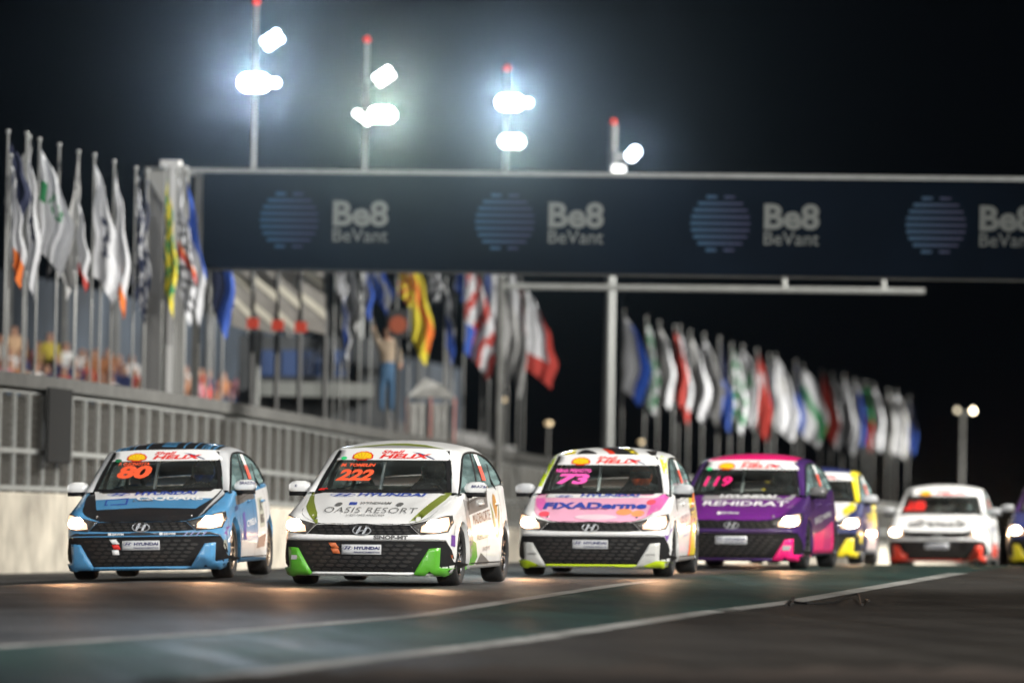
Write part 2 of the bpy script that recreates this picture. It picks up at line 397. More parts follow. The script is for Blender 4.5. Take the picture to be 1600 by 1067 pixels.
def shell_mark(red, cx, cz, w, h):
    pts = []
    n = 8
    for i in range(n + 1):
        a = R(205 - 230 * i / n); pts.append((cx + w * .5 * math.cos(a) * (1 if red else .9), cz - h * .1 + h * .6 * math.sin(a) * (1 if red else .86)))
        if i < n: a = R(205 - 230 * (i + .5) / n); pts.append((cx + w * .53 * math.cos(a) * (1 if red else .9), cz - h * .1 + h * .64 * math.sin(a) * (1 if red else .86)))
    k = 1 if red else .8
    pts += [(cx + w * .26 * k, cz - h * .42 * k), (cx + w * .22 * k, cz - h * .52 * k), (cx - w * .22 * k, cz - h * .52 * k), (cx - w * .26 * k, cz - h * .42 * k)]
    return pts
def shell_ribs(cx, cz, w, h):
    q = []
    for i in range(1, 7):
        a = R(205 - 230 * i / 7); x1, z1 = cx + w * .42 * math.cos(a), cz - h * .1 + h * .47 * math.sin(a); x0, z0 = cx + w * .03 * (i - 3.5) * 1.6, cz - h * .36
        d = w * .012; q.append([(x0 - d * .5, z0), (x0 + d * .5, z0), (x1 + d, z1), (x1 - d, z1)])
    return join(*[P(p, 'front', .0105, .3) for p in q])
# ---- wheels
def wheel_meshes():
    t = MB(); t.lathe([(.205, .02), (.225, .0), (.262, -.012), (.288, .0), (.300, .025), (.302, .06), (.302, .15), (.298, .185), (.285, .205), (.25, .212), (.205, .2), (.205, .02)], 40)
    g = MB(); g.lathe([(.207, .012), (.207, .03), (.19, .045), (.186, .19), (.207, .2)], 40); g.lathe([(.207, .012), (.196, .004), (.19, .02)], 40)
    for k in range(5):
        for s in (-1, 1):
            a = 2 * math.pi * k / 5; b = a + s * .22
            c0, c1 = Vector((.035, .03 * math.cos(a) + .012 * s * -math.sin(a), .03 * math.sin(a) + .012 * s * math.cos(a))), Vector((.022, .195 * math.cos(b), .195 * math.sin(b)))
            g.tube(c1, c0, .013, 5, 0, .02)
    g.lathe([(.001, .01), (.03, .012), (.045, .03), (.045, .06)], 16)
    d = MB(); d.lathe([(.001, .075), (.13, .075), (.13, .09), (.06, .1), (.06, .2), (.001, .2)], 24)
    return t, g, d
_wt, _wg, _wd = wheel_meshes()
WM = [m.mesh(n, None, True) for m, n in ((_wt, 'tyre'), (_wg, 'rim'), (_wd, 'brake_disc'))]
for m in WM: m.materials.append(None)
# ---- mirror
def mirror_base(s):
    m = MB(); m.box(s * .90 - .105, s * .90 + .10, 1.262, 1.40, .885, .928); m.tube((s * .77, 1.30, .90), (s * .86, 1.33, .90), .028, 8); return m.v, m.f
# ---- interior pieces
def interior_geo():
    m = MB()
    m.box(-.64, .64, .25, 3.85, .16, .40); m.box(-.72, .72, 1.02, 1.30, .40, .875); m.box(-.70, .70, 1.2, 1.42, .60, .84)  # lowest box: floor and black hull added to block light through the arches
    return m.v, m.f
def cage_geo():
    m = MB(); r = .022
    for s in (-1, 1):
        m.path([(s * .56, 2.35, .4), (s * .585, 2.35, .9), (s * .50, 2.35, 1.29), (0, 2.35, 1.34)], r); m.path([(s * .66, 1.35, .86), (s * .60, 1.5, 1.12), (s * .53, 1.72, 1.30), (s * .50, 2.35, 1.29)], r)
        m.path([(s * .5, 2.37, 1.27), (s * .42, 3.3, .75)], r)
    m.path([(-.53, 1.72, 1.30), (.53, 1.72, 1.30)], r); m.path([(.5, 2.35, 1.27), (-.5, 2.35, .55)], r); m.path([(-.57, 2.35, .85), (.57, 2.35, .85)], r)
    m.path([(-.05, 1.5, 1.27), (-.07, 1.2, .88)], .02)
    return m.v, m.f
def seat_geo(x, k=1.):
    m = MB(); rows = []
    for (z, y, w, d) in ((.45, 1.95, .24, .0), (.52, 2.1, .25, .1), (.75, 2.18, .25, .12), (.95, 2.22, .27, .12), (1.08, 2.24, .17, .08), (1.2, 2.26, .15, .1), (1.25, 2.27, .10, .02)):
        rows.append([(x + w * s, y - d * abs(s) ** 3, z) for s in (-1, -.85, -.5, 0, .5, .85, 1)])
    v, f = gridmesh(rows); m.add(v, f); m.box(x - .22, x + .22, 1.7, 2.15, .42, .50); return m.v, m.f
def screen_geo(): m = MB(); m.box(-.62, .62, 2.62, 2.66, .45, .99); return m.v, m.f
def wheelring():
    m = MB(); n = 20; c = Vector((.35, 1.62, .87)); ax = Vector((0, -.85, .5)).normalized(); q = ax.cross(Vector((1, 0, 0)))
    pts = [c + Vector((1, 0, 0)) * .165 * math.cos(2 * math.pi * i / n) + q * .165 * math.sin(2 * math.pi * i / n) for i in range(n + 1)]
    m.path(pts, .016); m.tube(pts[0], pts[10], .014); m.tube(c, c - ax * -.0 + Vector((0, -.25, -.12)), .02); return m.v, m.f
# ---- skin bodies
def skin_mesh(name, joints, edges, sub=1):
    """joints: name -> (co, radius). first is root"""
    ks = list(joints); me = bpy.data.meshes.new(name); me.from_pydata([joints[k][0] for k in ks], [(ks.index(a), ks.index(b)) for a, b in edges], [])
    o = bpy.data.objects.new(name, me); COL.objects.link(o); md = o.modifiers.new('s', 'SKIN'); sv = me.skin_vertices[0].data
    for i, k in enumerate(ks): r = joints[k][1]; sv[i].radius = (r, r) if not isinstance(r, tuple) else r; sv[i].use_root = (i == 0)
    sb = o.modifiers.new('u', 'SUBSURF'); sb.levels = sub; sb.render_levels = sub
    out = bpy.data.meshes.new_from_object(o.evaluated_get(bpy.context.evaluated_depsgraph_get())); bpy.data.objects.remove(o)
    out.name = name; out.polygons.foreach_set('use_smooth', [True] * len(out.polygons)); out.materials.clear(); return out
BK = mat('black_trim', (.008, .008, .009), .7); BK.node_tree.nodes['Principled BSDF'].inputs['Specular IOR Level'].default_value = .2; GB = mat('gloss_black', (.01, .01, .011), .18, 0, .5); RUB = mat('tyre_rubber', (.02, .02, .021), .75, noise=.2, nscale=30)
def driver_mesh():
    J = {'pelvis': ((.35, 2.02, .55), .14), 'belly': ((.35, 2.03, .72), .145), 'chest': ((.35, 2.04, .92), (.19, .13)), 'neck': ((.35, 2.0, 1.06), .06), 'head': ((.35, 1.98, 1.16), .09),
         'ls': ((.53, 2.0, .97), .07), 'le': ((.60, 1.80, .80), .05), 'lh': ((.49, 1.63, .90), .035), 'rs': ((.17, 2.0, .97), .07), 're': ((.10, 1.80, .80), .05), 'rh': ((.21, 1.63, .90), .035),
         'lk': ((.45, 1.55, .62), .085), 'lf': ((.45, 1.25, .42), .05), 'rk': ((.25, 1.55, .62), .085), 'rf': ((.25, 1.25, .42), .05)}
    E = [('pelvis', 'belly'), ('belly', 'chest'), ('chest', 'neck'), ('neck', 'head'), ('chest', 'ls'), ('ls', 'le'), ('le', 'lh'), ('chest', 'rs'), ('rs', 're'), ('re', 'rh'), ('pelvis', 'lk'), ('lk', 'lf'), ('pelvis', 'rk'), ('rk', 'rf')]
    return skin_mesh('driver', J, E, 1)
DRV = driver_mesh(); DRV.materials.append(None)
def helmet_geo():
    m = MB(); vs = []; n = 18; c = Vector((.35, 1.97, 1.13)); rows = 12
    for i in range(rows + 1):
        ph = math.pi * i / rows
        for j in range(n):
            t = 2 * math.pi * j / n; r = .135 * math.sin(ph) ** .9; y = -math.cos(t) * r * 1.12; x = math.sin(t) * r * .92; z = .145 * math.cos(ph)
            if z < -.05: y *= .92
            vs.append(c + Vector((x, y, z)))
    fs = [(i * n + j, i * n + (j + 1) % n, (i + 1) * n + (j + 1) % n, (i + 1) * n + j) for i in range(rows) for j in range(n)]
    return vs, fs
def visor_geo():
    rows = []
    for z in (-.03, .0, .03, .055):
        rows.append([(.35 + .128 * math.sin(a), 1.97 - .158 * math.cos(a), 1.13 + z) for a in [R(-70 + 14 * k) for k in range(11)]])
    return gridmesh(rows)
# ------------------------------------------------------------------ build one car
HEADLAMP = mat('headlamp_glow', (1, .9, .8), .3, emit=(1, .80, .56), es=40)
LAMPBOWL = mat('headlamp_reflector', (.6, .5, .42), .3, emit=(1, .58, .34), es=1.5)
def part(car, name, key, fn, m, smooth=True, label=None):
    o = link(name, cmesh(key, fn, smooth), car, m)
    if label: o['label'] = label
    return o
def vinyl(car, key, vf, m, name='vinyl_wrap'):
    me = mesh(key, vf[0], vf[1], None, None, True); me.materials.append(None); return link(name, me, car, m)
SPOTD = bpy.data.lights.new('headlight_beam', 'SPOT'); SPOTD.energy = 85; SPOTD.color = (1, .52, .26); SPOTD.shadow_soft_size = .05; SPOTD.spot_size = R(70); SPOTD.spot_blend = .8
_w = glass('windshield_glass', (.95, .98, .96)); _nt = _w.node_tree; _o = _nt.nodes['Material Output']; _l = _o.inputs[0].links[0].from_socket; _d = _nt.nodes.new('ShaderNodeBsdfDiffuse'); _d.inputs[0].default_value = (.42, .46, .44, 1)
_n = _nt.nodes.new('ShaderNodeTexNoise'); _n.inputs['Scale'].default_value = 4; _r = _nt.nodes.new('ShaderNodeMapRange'); _r.inputs[1].default_value = .3; _r.inputs[2].default_value = .7; _r.inputs[3].default_value = .005; _r.inputs[4].default_value = .05
_x = _nt.nodes.new('ShaderNodeMixShader'); _nt.links.new(_n.outputs[0], _r.inputs[0]); _nt.links.new(_r.outputs[0], _x.inputs[0]); _nt.links.new(_l, _x.inputs[1]); _nt.links.new(_d.outputs[0], _x.inputs[2]); _nt.links.new(_x.outputs[0], _o.inputs[0])
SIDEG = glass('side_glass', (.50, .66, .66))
_nt = SIDEG.node_tree; _o = _nt.nodes['Material Output']; _l = _o.inputs[0].links[0].from_socket; _d = _nt.nodes.new('ShaderNodeBsdfDiffuse'); _d.inputs[0].default_value = (.34, .50, .50, 1)  # teal diffuse film: hazy plastic, and pale colour in place of missing reflections
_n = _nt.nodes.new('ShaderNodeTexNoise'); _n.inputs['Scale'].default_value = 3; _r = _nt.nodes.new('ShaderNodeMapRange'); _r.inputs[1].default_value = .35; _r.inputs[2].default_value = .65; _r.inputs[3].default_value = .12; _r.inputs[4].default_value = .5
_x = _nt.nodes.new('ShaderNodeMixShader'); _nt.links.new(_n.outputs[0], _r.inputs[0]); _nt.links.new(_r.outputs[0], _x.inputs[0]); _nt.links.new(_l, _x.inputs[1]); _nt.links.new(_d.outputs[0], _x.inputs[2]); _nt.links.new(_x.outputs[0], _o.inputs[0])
def build_car(name, label, X, Y, yaw, c):
    """c: dict of colours (materials)"""
    g = gz(X, Y); root = empty(name); tag(root, label, 'race car', 'race cars on the straight')
    e = .6; nx = Vector((1, 0, (gz(X + e, Y) - gz(X - e, Y)) / (2 * e))); back = Vector((math.sin(yaw), math.cos(yaw), 0))
    back.z = (gz(X + 3.3 * back.x, Y + 3.3 * back.y) - gz(X + .8 * back.x, Y + .8 * back.y)) / 2.5
    back.normalize(); side = Vector((math.cos(yaw), -math.sin(yaw), 0)); side.z = (gz(X + side.x * .8, Y + side.y * .8) - gz(X - side.x * .8, Y - side.y * .8)) / 1.6
    side.normalize(); up = side.cross(back).normalized(); side = back.cross(up)
    fw = back * .83; zf = gz(X + fw.x, Y + fw.y) - fw.z
    K = 1.012
    root.matrix_world = Matrix(((side.x * K, back.x * K, up.x * K, X), (side.y * K, back.y * K, up.y * K, Y), (side.z * K, back.z * K, up.z * K, zf), (0, 0, 0, 1)))
    A = lambda n, k, fn, m, s=True, l=None: part(root, n, k, fn, m, s, l)
    body = A('body', 'car_body', lambda: G['body'], c['body'])
    A('hood', 'car_hood', lambda: G['hood'], c['hood']); A('cowl', 'car_cowl', lambda: G['cowl'], BK)
    A('windshield', 'car_windshield', lambda: G['windshield'], glass('windshield_glass', (.93, .97, .95)))
    A('roof', 'car_roof', lambda: G['roof'], c['roof']); A('roof_pillar', 'car_pillar_r', lambda: G['pillar_r'], c['pillar']); A('roof_pillar', 'car_pillar_l', lambda: G['pillar_l'], c['pillar'])
    A('rear_window', 'car_rear_window', lambda: G['rear_window'], glass('rear_glass', (.75, .85, .82))); A('tailgate', 'car_tailgate', lambda: G['tailgate'], c['body'])
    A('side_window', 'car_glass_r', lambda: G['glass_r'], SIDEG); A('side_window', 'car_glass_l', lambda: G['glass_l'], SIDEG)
    def ws_edge():                                # black ceramic border round the windshield
        o = []
        for s in (-1, 1):
            p = [(s * .70, .925), (s * .572, 1.345), (s * .535, 1.345), (s * .648, .945)]; o.append(P(p if s > 0 else list(reversed(p)), 'front', .0035, .06))
        o.append(P([(-.69, .915), (.69, .915), (.66, .955), (.3, .945), (-.3, .945), (-.66, .955)], 'front', .0035, .06)); return join(*o)
    A('windshield_frame', 'car_ws_edge', ws_edge, BK)
    def pillars():
        o = []
        for a, b, w in ((2.12, 2.28, .07), (3.0, 3.1, .045)):
            p = [(a, .96), (a + w, .96), (b + w, 1.33), (b, 1.33)]; o.append(P(p, 'side', .004, .1, True))
        return o
    for k in range(4):
        def one():
            v_, f_ = pillars()[k % 2]; return (v_, f_) if k < 2 else ([(-x, y, z) for x, y, z in map(tuple, v_)], [tuple(reversed(g_)) for g_ in f_])
        A('window_pillar', 'car_bpillar%d' % k, one, BK)
    def wrim():
        out = []; d = G['dlo']; n = len(d)
        for (a, b) in zip(d, d[1:] + d[:1]):
            out.append((Vector((G['sidex'](*a) + .006, *a)), Vector((G['sidex'](*b) + .006, *b))))
        m = MB()
        for a, b in out:
            if (a - b).length > 1e-4: m.tube(a, b, .011, 5, 0, None, False)
        return m.v, m.f
    A('window_seal', 'car_seal', wrim, BK)
    # fascia
    low = A('lower_grille', 'car_low', lambda: P(LOW, 'front', .004, .05), BK)
    tag(part(low, 'grille_mesh', 'car_lowmesh', lambda: grille_bars(7, lambda z: -.50 - (z - .13) * .45, lambda z: .50 + (z - .13) * .45, [.165 + .040 * k for k in range(7)], .105, .03, .014), mat('grille_plastic', (.008, .007, .006), .6), False), kind='stuff')
    up = A('upper_grille', 'car_up', lambda: P(GR, 'front', .004, .022), BK)
    tag(part(up, 'grille_mesh', 'car_upmesh', lambda: grille_bars(3, lambda z: -.54 + (z - .512) * 1.0, lambda z: .54 - (z - .512) * 1.0, [.527, .553, .579], .085, .02, .012), mat('grille_plastic', (.008, .007, .006), .6), False), kind='stuff')
    part(up, 'badge', 'car_badge', lambda: emblem(.0, .545, .095, .048), mat('chrome', (.30, .30, .30), .4, 1.), False)
    A('bumper_strip', 'car_midbar', lambda: P([(-.80, .455), (.80, .455), (.70, .492), (.36, .492), (-.36, .492), (-.70, .492)], 'front', .02, .05, True), c.get('strip', c['body']))
    A('front_lip', 'car_lip', lambda: P([(-.51, .098), (.51, .098), (.505, .14), (-.505, .14)], 'front', .03, .05, True), c['lip'])
    A('splitter', 'car_split', lambda: P([(-.83, .074), (-.5, .058), (.5, .058), (.83, .074), (.83, .098), (.5, .094), (-.5, .094), (-.83, .098)], 'front', .035, .05, True), BK)
    for s in (1, -1):
        F_ = FIN if s > 0 else mir(FIN)
        fin = A('bumper_fin', 'car_fin%d' % s, lambda: P(F_, 'front', .03, .045, True), c['fin'])
        A('fog_pocket', 'car_fog%d' % s, lambda: P([(s * .752, .385), (s * .80, .42), (s * .85, .20), (s * .742, .195)], 'front', .010, .04), BK)
        H_ = HL if s > 0 else mir(HL)
        h = A('headlight', 'car_hl%d' % s, lambda: P(H_, 'front', .007, .024, True), mat('headlight_housing', (.10, .095, .09), .12, 0, .8, noise=.5, nscale=14))
        part(h, 'lamp', 'car_lamp%d' % s, lambda: P([(s * a_, b_) for a_, b_ in ((.575, .535), (.585, .590), (.66, .632), (.76, .672), (.805, .678), (.818, .61), (.802, .545), (.70, .525))], 'front', .010, .03, True), LAMPBOWL)
        part(h, 'bulb', 'car_bulb%d' % s, lambda: P(ell(s * .712, .595, .088, .056, 26), 'front', .014, .03, True), c.get('lamp', HEADLAMP))
        ld = SPOTD; lo = bpy.data.objects.new('headlight_beam', ld); COL.objects.link(lo); lo.parent = h; lo.location = (s * .715, -.10, .592); lo.rotation_euler = (R(-90), 0, 0)
        mi = A('side_mirror', 'car_mirror%d' % s, lambda: mirror_geo(s), c['mirror']); part(mi, 'mirror_arm', 'car_marm%d' % s, lambda: mirror_base(s), BK)
        for yc in AY:
            w = link('wheel', WM[2], root, mat('brake_steel', (.10, .09, .08), .5, .7)); w.matrix_local = Matrix.Translation((s * .835, yc, .302)) @ Matrix.Rotation(0 if s < 0 else math.pi, 4, 'Z') @ Matrix.Rotation(random.random() * 2, 4, 'X')
            link('tyre', WM[0], w, RUB); link('rim', WM[1], w, c['rim'])
    for a, b in (((-.62, 1.03, .925), (.02, 1.06, .945)), ((.02, 1.02, .93), (.60, 1.08, .955))):
        m = MB(); m.path([a, ((a[0] + b[0]) / 2, (a[1] + b[1]) / 2 - .005, (a[2] + b[2]) / 2 + .006), b], .009)
        w = link('wiper', m.mesh('wiper'), root, BK)
    # side shut lines, handles, sill
    def lines():
        q = []
        for pts in ([(1.22, .34), (1.24, .62), (1.30, .92)], [(2.16, .22), (2.20, .6), (2.18, .94)], [(3.10, .55), (3.16, .75), (3.14, .98)], [(1.28, .22), (3.02, .22)], [(.40, .50), (.47, .60)]):
            for a, b in zip(pts, pts[1:]):
                dx, dz = b[0] - a[0], b[1] - a[1]; L = math.hypot(dx, dz); ox, oz = -dz / L * .004, dx / L * .004
                q.append(P([(a[0] + ox, a[1] + oz), (a[0] - ox, a[1] - oz), (b[0] - ox, b[1] - oz), (b[0] + ox, b[1] + oz)], 'side', .0085, .08))
        return join(*q)
    A('shut_line', 'car_lines', lines, BK)
    def hlines():
        q = []
        pts = [(-.715, .42), (-.66, .27), (-.55, .16), (-.4, .10), (0, .082), (.4, .10), (.55, .16), (.66, .27), (.715, .42)]
        return join(P([(-.5, .606), (.5, .606), (.5, .611), (-.5, .611)], 'front', .005, .05))
    if c.get('strap'):
        for k, mm in enumerate(c['strap']): A('tow_strap', 'car_strap%d' % k, lambda: P([(-.335 + .03 * math.sin(k), .425 - .055 * k), (-.265 + .03 * math.sin(k), .425 - .055 * k), (-.245 + .03 * math.sin(k + .6), .375 - .055 * k), (-.315 + .03 * math.sin(k + .6), .375 - .055 * k)], 'front', .022, .05, True), mm)
    for s in (-1, 1): A('hood_pin', 'car_pin%d' % s, lambda: P(ell(s * .50, .66, .012, .008, 8), 'front', .010, .1, True), mat('chrome', (.3, .3, .3), .4, 1.))
    A('hood_gap', 'car_hgap', hlines, BK)
    for y in (2.02, 2.98):
        A('door_handle', 'car_handle%d' % int(y * 100), lambda: P([(y - .12, .80), (y + .06, .805), (y + .06, .825), (y - .12, .82)], 'side', .03, .05, True), c.get('handle', c['body']))
    # inside
    A('cabin_floor', 'car_inner', interior_geo, BK, False); A('roll_cage', 'car_cage', cage_geo, mat('cage_paint', (.62, .68, .66), .4))
    A('rear_shelf', 'car_screen', screen_geo, mat('inner_panel', (.66, .76, .70), .6, noise=.3), False)  # upright pale panel, moved forward to catch light and brighten the cabin
    A('racing_seat', 'car_seat', lambda: seat_geo(.35), BK); A('steering_wheel', 'car_steer', wheelring, BK)
    def door_in():
        m = MB()
        for s in (-1, 1): m.box(s * .74 - .01, s * .74 + .01, 1.2, 3.5, .35, .92)
        return m.v, m.f
    A('door_card', 'car_doorin', door_in, mat('inner_panel', (.66, .76, .70), .6, noise=.3), False)
    # the person driving
    d = link('person', DRV, None, c['suit']); d.matrix_world = root.matrix_world.copy(); tag(d, c['driver_label'], 'person', 'drivers at the wheel')
    part(d, 'helmet', 'helmet', helmet_geo, c['helmet']); part(d, 'visor', 'visor', visor_geo, c.get('visor', GB))
    # common print
    banner = [(-.628, 1.245), (.628, 1.245), (.578, 1.352), (.3, 1.365), (-.3, 1.365), (-.578, 1.352)]
    sb = A('sunstrip', 'car_banner', lambda: P(banner, 'front', .0055, .06), mat('white_vinyl', (.80, .80, .80), .45))
    if not c.get('plain'):
        def S(n, k, fn, m): return part(sb, n, k, fn, m, False)
        RED = mat('red_print', (.72, .025, .02), .5)
        scx, scz = T222.f(543, 180)
        S('shell_emblem', 'sh_red', lambda: P(shell_mark(True, scx, scz, .215, .088), 'front', .007, .04), RED)
        S('shell_emblem', 'sh_yel', lambda: P(shell_mark(False, scx, scz, .20, .082), 'front', .0095, .04), mat('yellow_print', (.9, .62, .01), .5))
        S('shell_emblem', 'sh_rib', lambda: shell_ribs(scx, scz, .2, .082), RED)
        S('lettering', 'sh_t1', lambda: tf('Shell', 660, 805, 166, 146, .3, .03, off=.0085), RED)
        S('lettering', 'sh_t2', lambda: tf('HELIX', 645, 970, 197, 169, .25, .04, off=.0085), RED)
        S('lettering', 'sh_sw', lambda: P(T222.F((855, 160), (900, 166), (940, 178), (1000, 208), (985, 208), (930, 184), (895, 172)), 'front', .007, .05), mat('navy_print', (.02, .025, .12), .5))
    if c.get('plate', True):
        a, b = T222.f(420, 788), T222.f(662, 792)
        pl = A('number_plate', 'car_plate', lambda: P([(a[0], a[1]), (b[0], a[1]), (b[0], a[1] + .098), (a[0], a[1] + .098)], 'front', .024, .1, True), mat('plate_face', (.62, .63, .65), .4))
        NV = mat('navy_print', (.02, .025, .12), .5)
        part(pl, 'lettering', 'pl_t1', lambda: T('HYUNDAI', (a[0] + .125, a[1] + .047), (b[0] - .012, a[1] + .047), .032, .05, .05, off=.0285), NV, False)
        part(pl, 'lettering', 'pl_t2', lambda: T('FINANCIAMENTOS', (a[0] + .125, a[1] + .014), (b[0] - .012, a[1] + .014), .016, 0, .01, off=.0285), NV, False)
        part(pl, 'lettering', 'pl_em', lambda: flat_emblem((a[0] + .012, a[1] + .044), (a[0] + .11, a[1] + .044), .040, 'front', .0285), NV, False)
    return root
# ------------------------------------------------------------------ ground, road, paint
US = sorted(set([5 + 1.0 * i for i in range(160)] + [170, 190, 210, 250, 300, 400, 600, 1000, 2000, 3000]))
LS = [-400, -120, -60, -40, -30, -22, -19, -18, -17, -16, -15, -14, -12.5, -10, 0, 8, 20, 60, 200, 400]
def sheet(name, us, lfun, dz, m, kind='structure', n=1):
    rows = []
    for u in us:
        row = []
        for l in lfun(u): x, y = xy(u, l); row.append((x, y, gzul(u, l) + dz))
        rows.append(row)
    v, f = gridmesh(rows); me = mesh(name, v, f, [m], None, True, flip=False); o = link(name, me); tag(o, kind=kind)
    if me.polygons[0].normal.z < 0: me.flip_normals()
    return o
def road_mat(name, c1, c2, rough, spk=.45, al=None):
    m = bpy.data.materials.new(name); m.use_nodes = True; nt = m.node_tree; b = nt.nodes['Principled BSDF']; N = nt.nodes.new; L = nt.links.new
    tc = N('ShaderNodeTexCoord'); mp = N('ShaderNodeMapping'); mp.inputs['Rotation'].default_value = (0, 0, -math.atan2(TD[0], TD[1])); L(tc.outputs['Object'], mp.inputs[0])
    st = N('ShaderNodeMapping'); st.inputs['Scale'].default_value = (1.6, .10, 1); L(mp.outputs[0], st.inputs[0])
    n1 = N('ShaderNodeTexNoise'); n1.inputs['Scale'].default_value = 1.0; n1.inputs['Detail'].default_value = 7; n1.inputs['Roughness'].default_value = .65; L(st.outputs[0], n1.inputs['Vector'])
    n2 = N('ShaderNodeTexNoise'); n2.inputs['Scale'].default_value = 16; n2.inputs['Detail'].default_value = 8; n2.inputs['Roughness'].default_value = .75; L(tc.outputs['Object'], n2.inputs['Vector'])
    n3 = N('ShaderNodeTexNoise'); n3.inputs['Scale'].default_value = .55; n3.inputs['Detail'].default_value = 4; L(tc.outputs['Object'], n3.inputs['Vector'])
    r = N('ShaderNodeValToRGB'); r.color_ramp.elements[0].position = .34; r.color_ramp.elements[1].position = .68; r.color_ramp.elements[0].color = (*c1, 1); r.color_ramp.elements[1].color = (*c2, 1); L(n1.outputs[0], r.inputs[0])
    mr = N('ShaderNodeMapRange'); mr.inputs[1].default_value = .35; mr.inputs[2].default_value = .65; mr.inputs[3].default_value = 1 - spk; mr.inputs[4].default_value = 1 + spk; L(n2.outputs[0], mr.inputs[0])
    mr3 = N('ShaderNodeMapRange'); mr3.inputs[1].default_value = .3; mr3.inputs[2].default_value = .7; mr3.inputs[3].default_value = .7; mr3.inputs[4].default_value = 1.25; L(n3.outputs[0], mr3.inputs[0])
    ml = N('ShaderNodeMath'); ml.operation = 'MULTIPLY'; L(mr.outputs[0], ml.inputs[0]); L(mr3.outputs[0], ml.inputs[1])
    mx = N('ShaderNodeMix'); mx.data_type = 'RGBA'; mx.blend_type = 'MULTIPLY'; mx.inputs[0].default_value = 1; L(r.outputs[0], mx.inputs[6]); L(ml.outputs[0], mx.inputs[7]); L(mx.outputs[2], b.inputs['Base Color'])
    rr = N('ShaderNodeMapRange'); rr.inputs[1].default_value = .3; rr.inputs[2].default_value = .7; rr.inputs[3].default_value = rough + .02; rr.inputs[4].default_value = rough + .22; L(n1.outputs[0], rr.inputs[0]); L(rr.outputs[0], b.inputs['Roughness'])
    b.inputs['Specular IOR Level'].default_value = .17
    bp = N('ShaderNodeBump'); bp.inputs['Strength'].default_value = .8; bp.inputs['Distance'].default_value = .012; n4 = N('ShaderNodeTexNoise'); n4.inputs['Scale'].default_value = 60; n4.inputs['Detail'].default_value = 3; L(tc.outputs['Object'], n4.inputs['Vector'])
    L(n4.outputs[0], bp.inputs['Height']); L(bp.outputs[0], b.inputs['Normal'])
    if al:                                        # worn paint: holes where the coat has gone
        tr = N('ShaderNodeBsdfTransparent'); ms = N('ShaderNodeMixShader'); w = N('ShaderNodeMapRange'); w.inputs[1].default_value = al; w.inputs[2].default_value = al + .12
        L(n1.outputs[0], w.inputs[0]); L(w.outputs[0], ms.inputs[0]); L(b.outputs[0], ms.inputs[1]); L(tr.outputs[0], ms.inputs[2]); L(ms.outputs[0], nt.nodes['Material Output'].inputs[0])
    return m
ASPH = road_mat('asphalt', (.034, .034, .034), (.074, .071, .071), .46)
RUNOFF = road_mat('runoff_asphalt', (.016, .0145, .0125), (.031, .028, .025), .5)
GREEN = road_mat('green_paint', (.011, .026, .023), (.022, .048, .042), .44)
LINE = road_mat('white_line_paint', (.15, .15, .14), (.33, .325, .31), .5, .3, .58)
SOIL = mat('dark_soil', (.040, .025, .017), .95, noise=.6, nscale=3, bump=1., bscale=12)
sheet('ground', US, lambda u: LS, -.03, SOIL)
l1 = [ul(*pg(x, y)[:2]) for x, y in ((0, 1008), (330, 987), (650, 960), (800, 936), (960, 912))]
l2 = [ul(*pg(x, y)[:2]) for x, y in ((300, 1062), (460, 1041), (800, 1000), (1100, 955), (1230, 939), (1500, 893))]
def lat(tab, u):
    if u < tab[0][0]: a, b = tab[0], tab[1]
    elif u > tab[-1][0]: a, b = tab[0], tab[-1]; return b[1] + (u - b[0]) * .0
    else: return interp(u, tab)
    return a[1] + (u - a[0]) * (b[1] - a[1]) / (b[0] - a[0])
UR = [u for u in US if u < 1000]
sheet('road', UR, lambda u: [WL + .02, -18, -17, -16, -15, -14, -12.5, -10, 9.5], -.004, ASPH)
sheet('runoff_pavement', UR, lambda u: [lat(l2, u), 14], 0, RUNOFF)
sheet('green_strip', UR, lambda u: [lat(l1, u), lat(l2, u)], 0, GREEN)
UA = sorted([u for u in US if u < 60.5] + [60.5]); UB0 = ul(*pg(285, 1064)[:2])[0]; UB = sorted([UB0] + [u for u in US if UB0 < u < 70])
o = sheet('white_line', UA, lambda u: [lat(l1, u) - .09, lat(l1, u) + .11], .004, LINE)
o = sheet('white_line', UB, lambda u: [lat(l2, u) - .12, lat(l2, u) + .12], .004, LINE)
# bare soil bank in the foreground
bank = []
for k in range(46):
    x = 180 + 1500 * k / 45; yb = interp(x, [(180, 1078), (260, 1068), (420, 1058), (600, 1050), (800, 1046), (1100, 1049), (1700, 1047)]) + 2 * math.sin(k * 1.7)
    p = pg(x, yb); row = []
    for t in range(9):
        q = Vector((p.x * (1 - .0 * t), p.y - t * .55, 0)); q.z = gz(q.x, q.y) + .012 + (.05 * sst(t / 3) + .02 * random.random()) * (1 if t else 0) - (.02 if t == 0 else 0); row.append(q)
    bank.append(row)
v, f = gridmesh(bank); me = mesh('soil_bank', v, f, [SOIL], None, True)
if me.polygons[0].normal.z < 0: me.flip_normals()
tag(link('soil_bank', me), kind='structure')
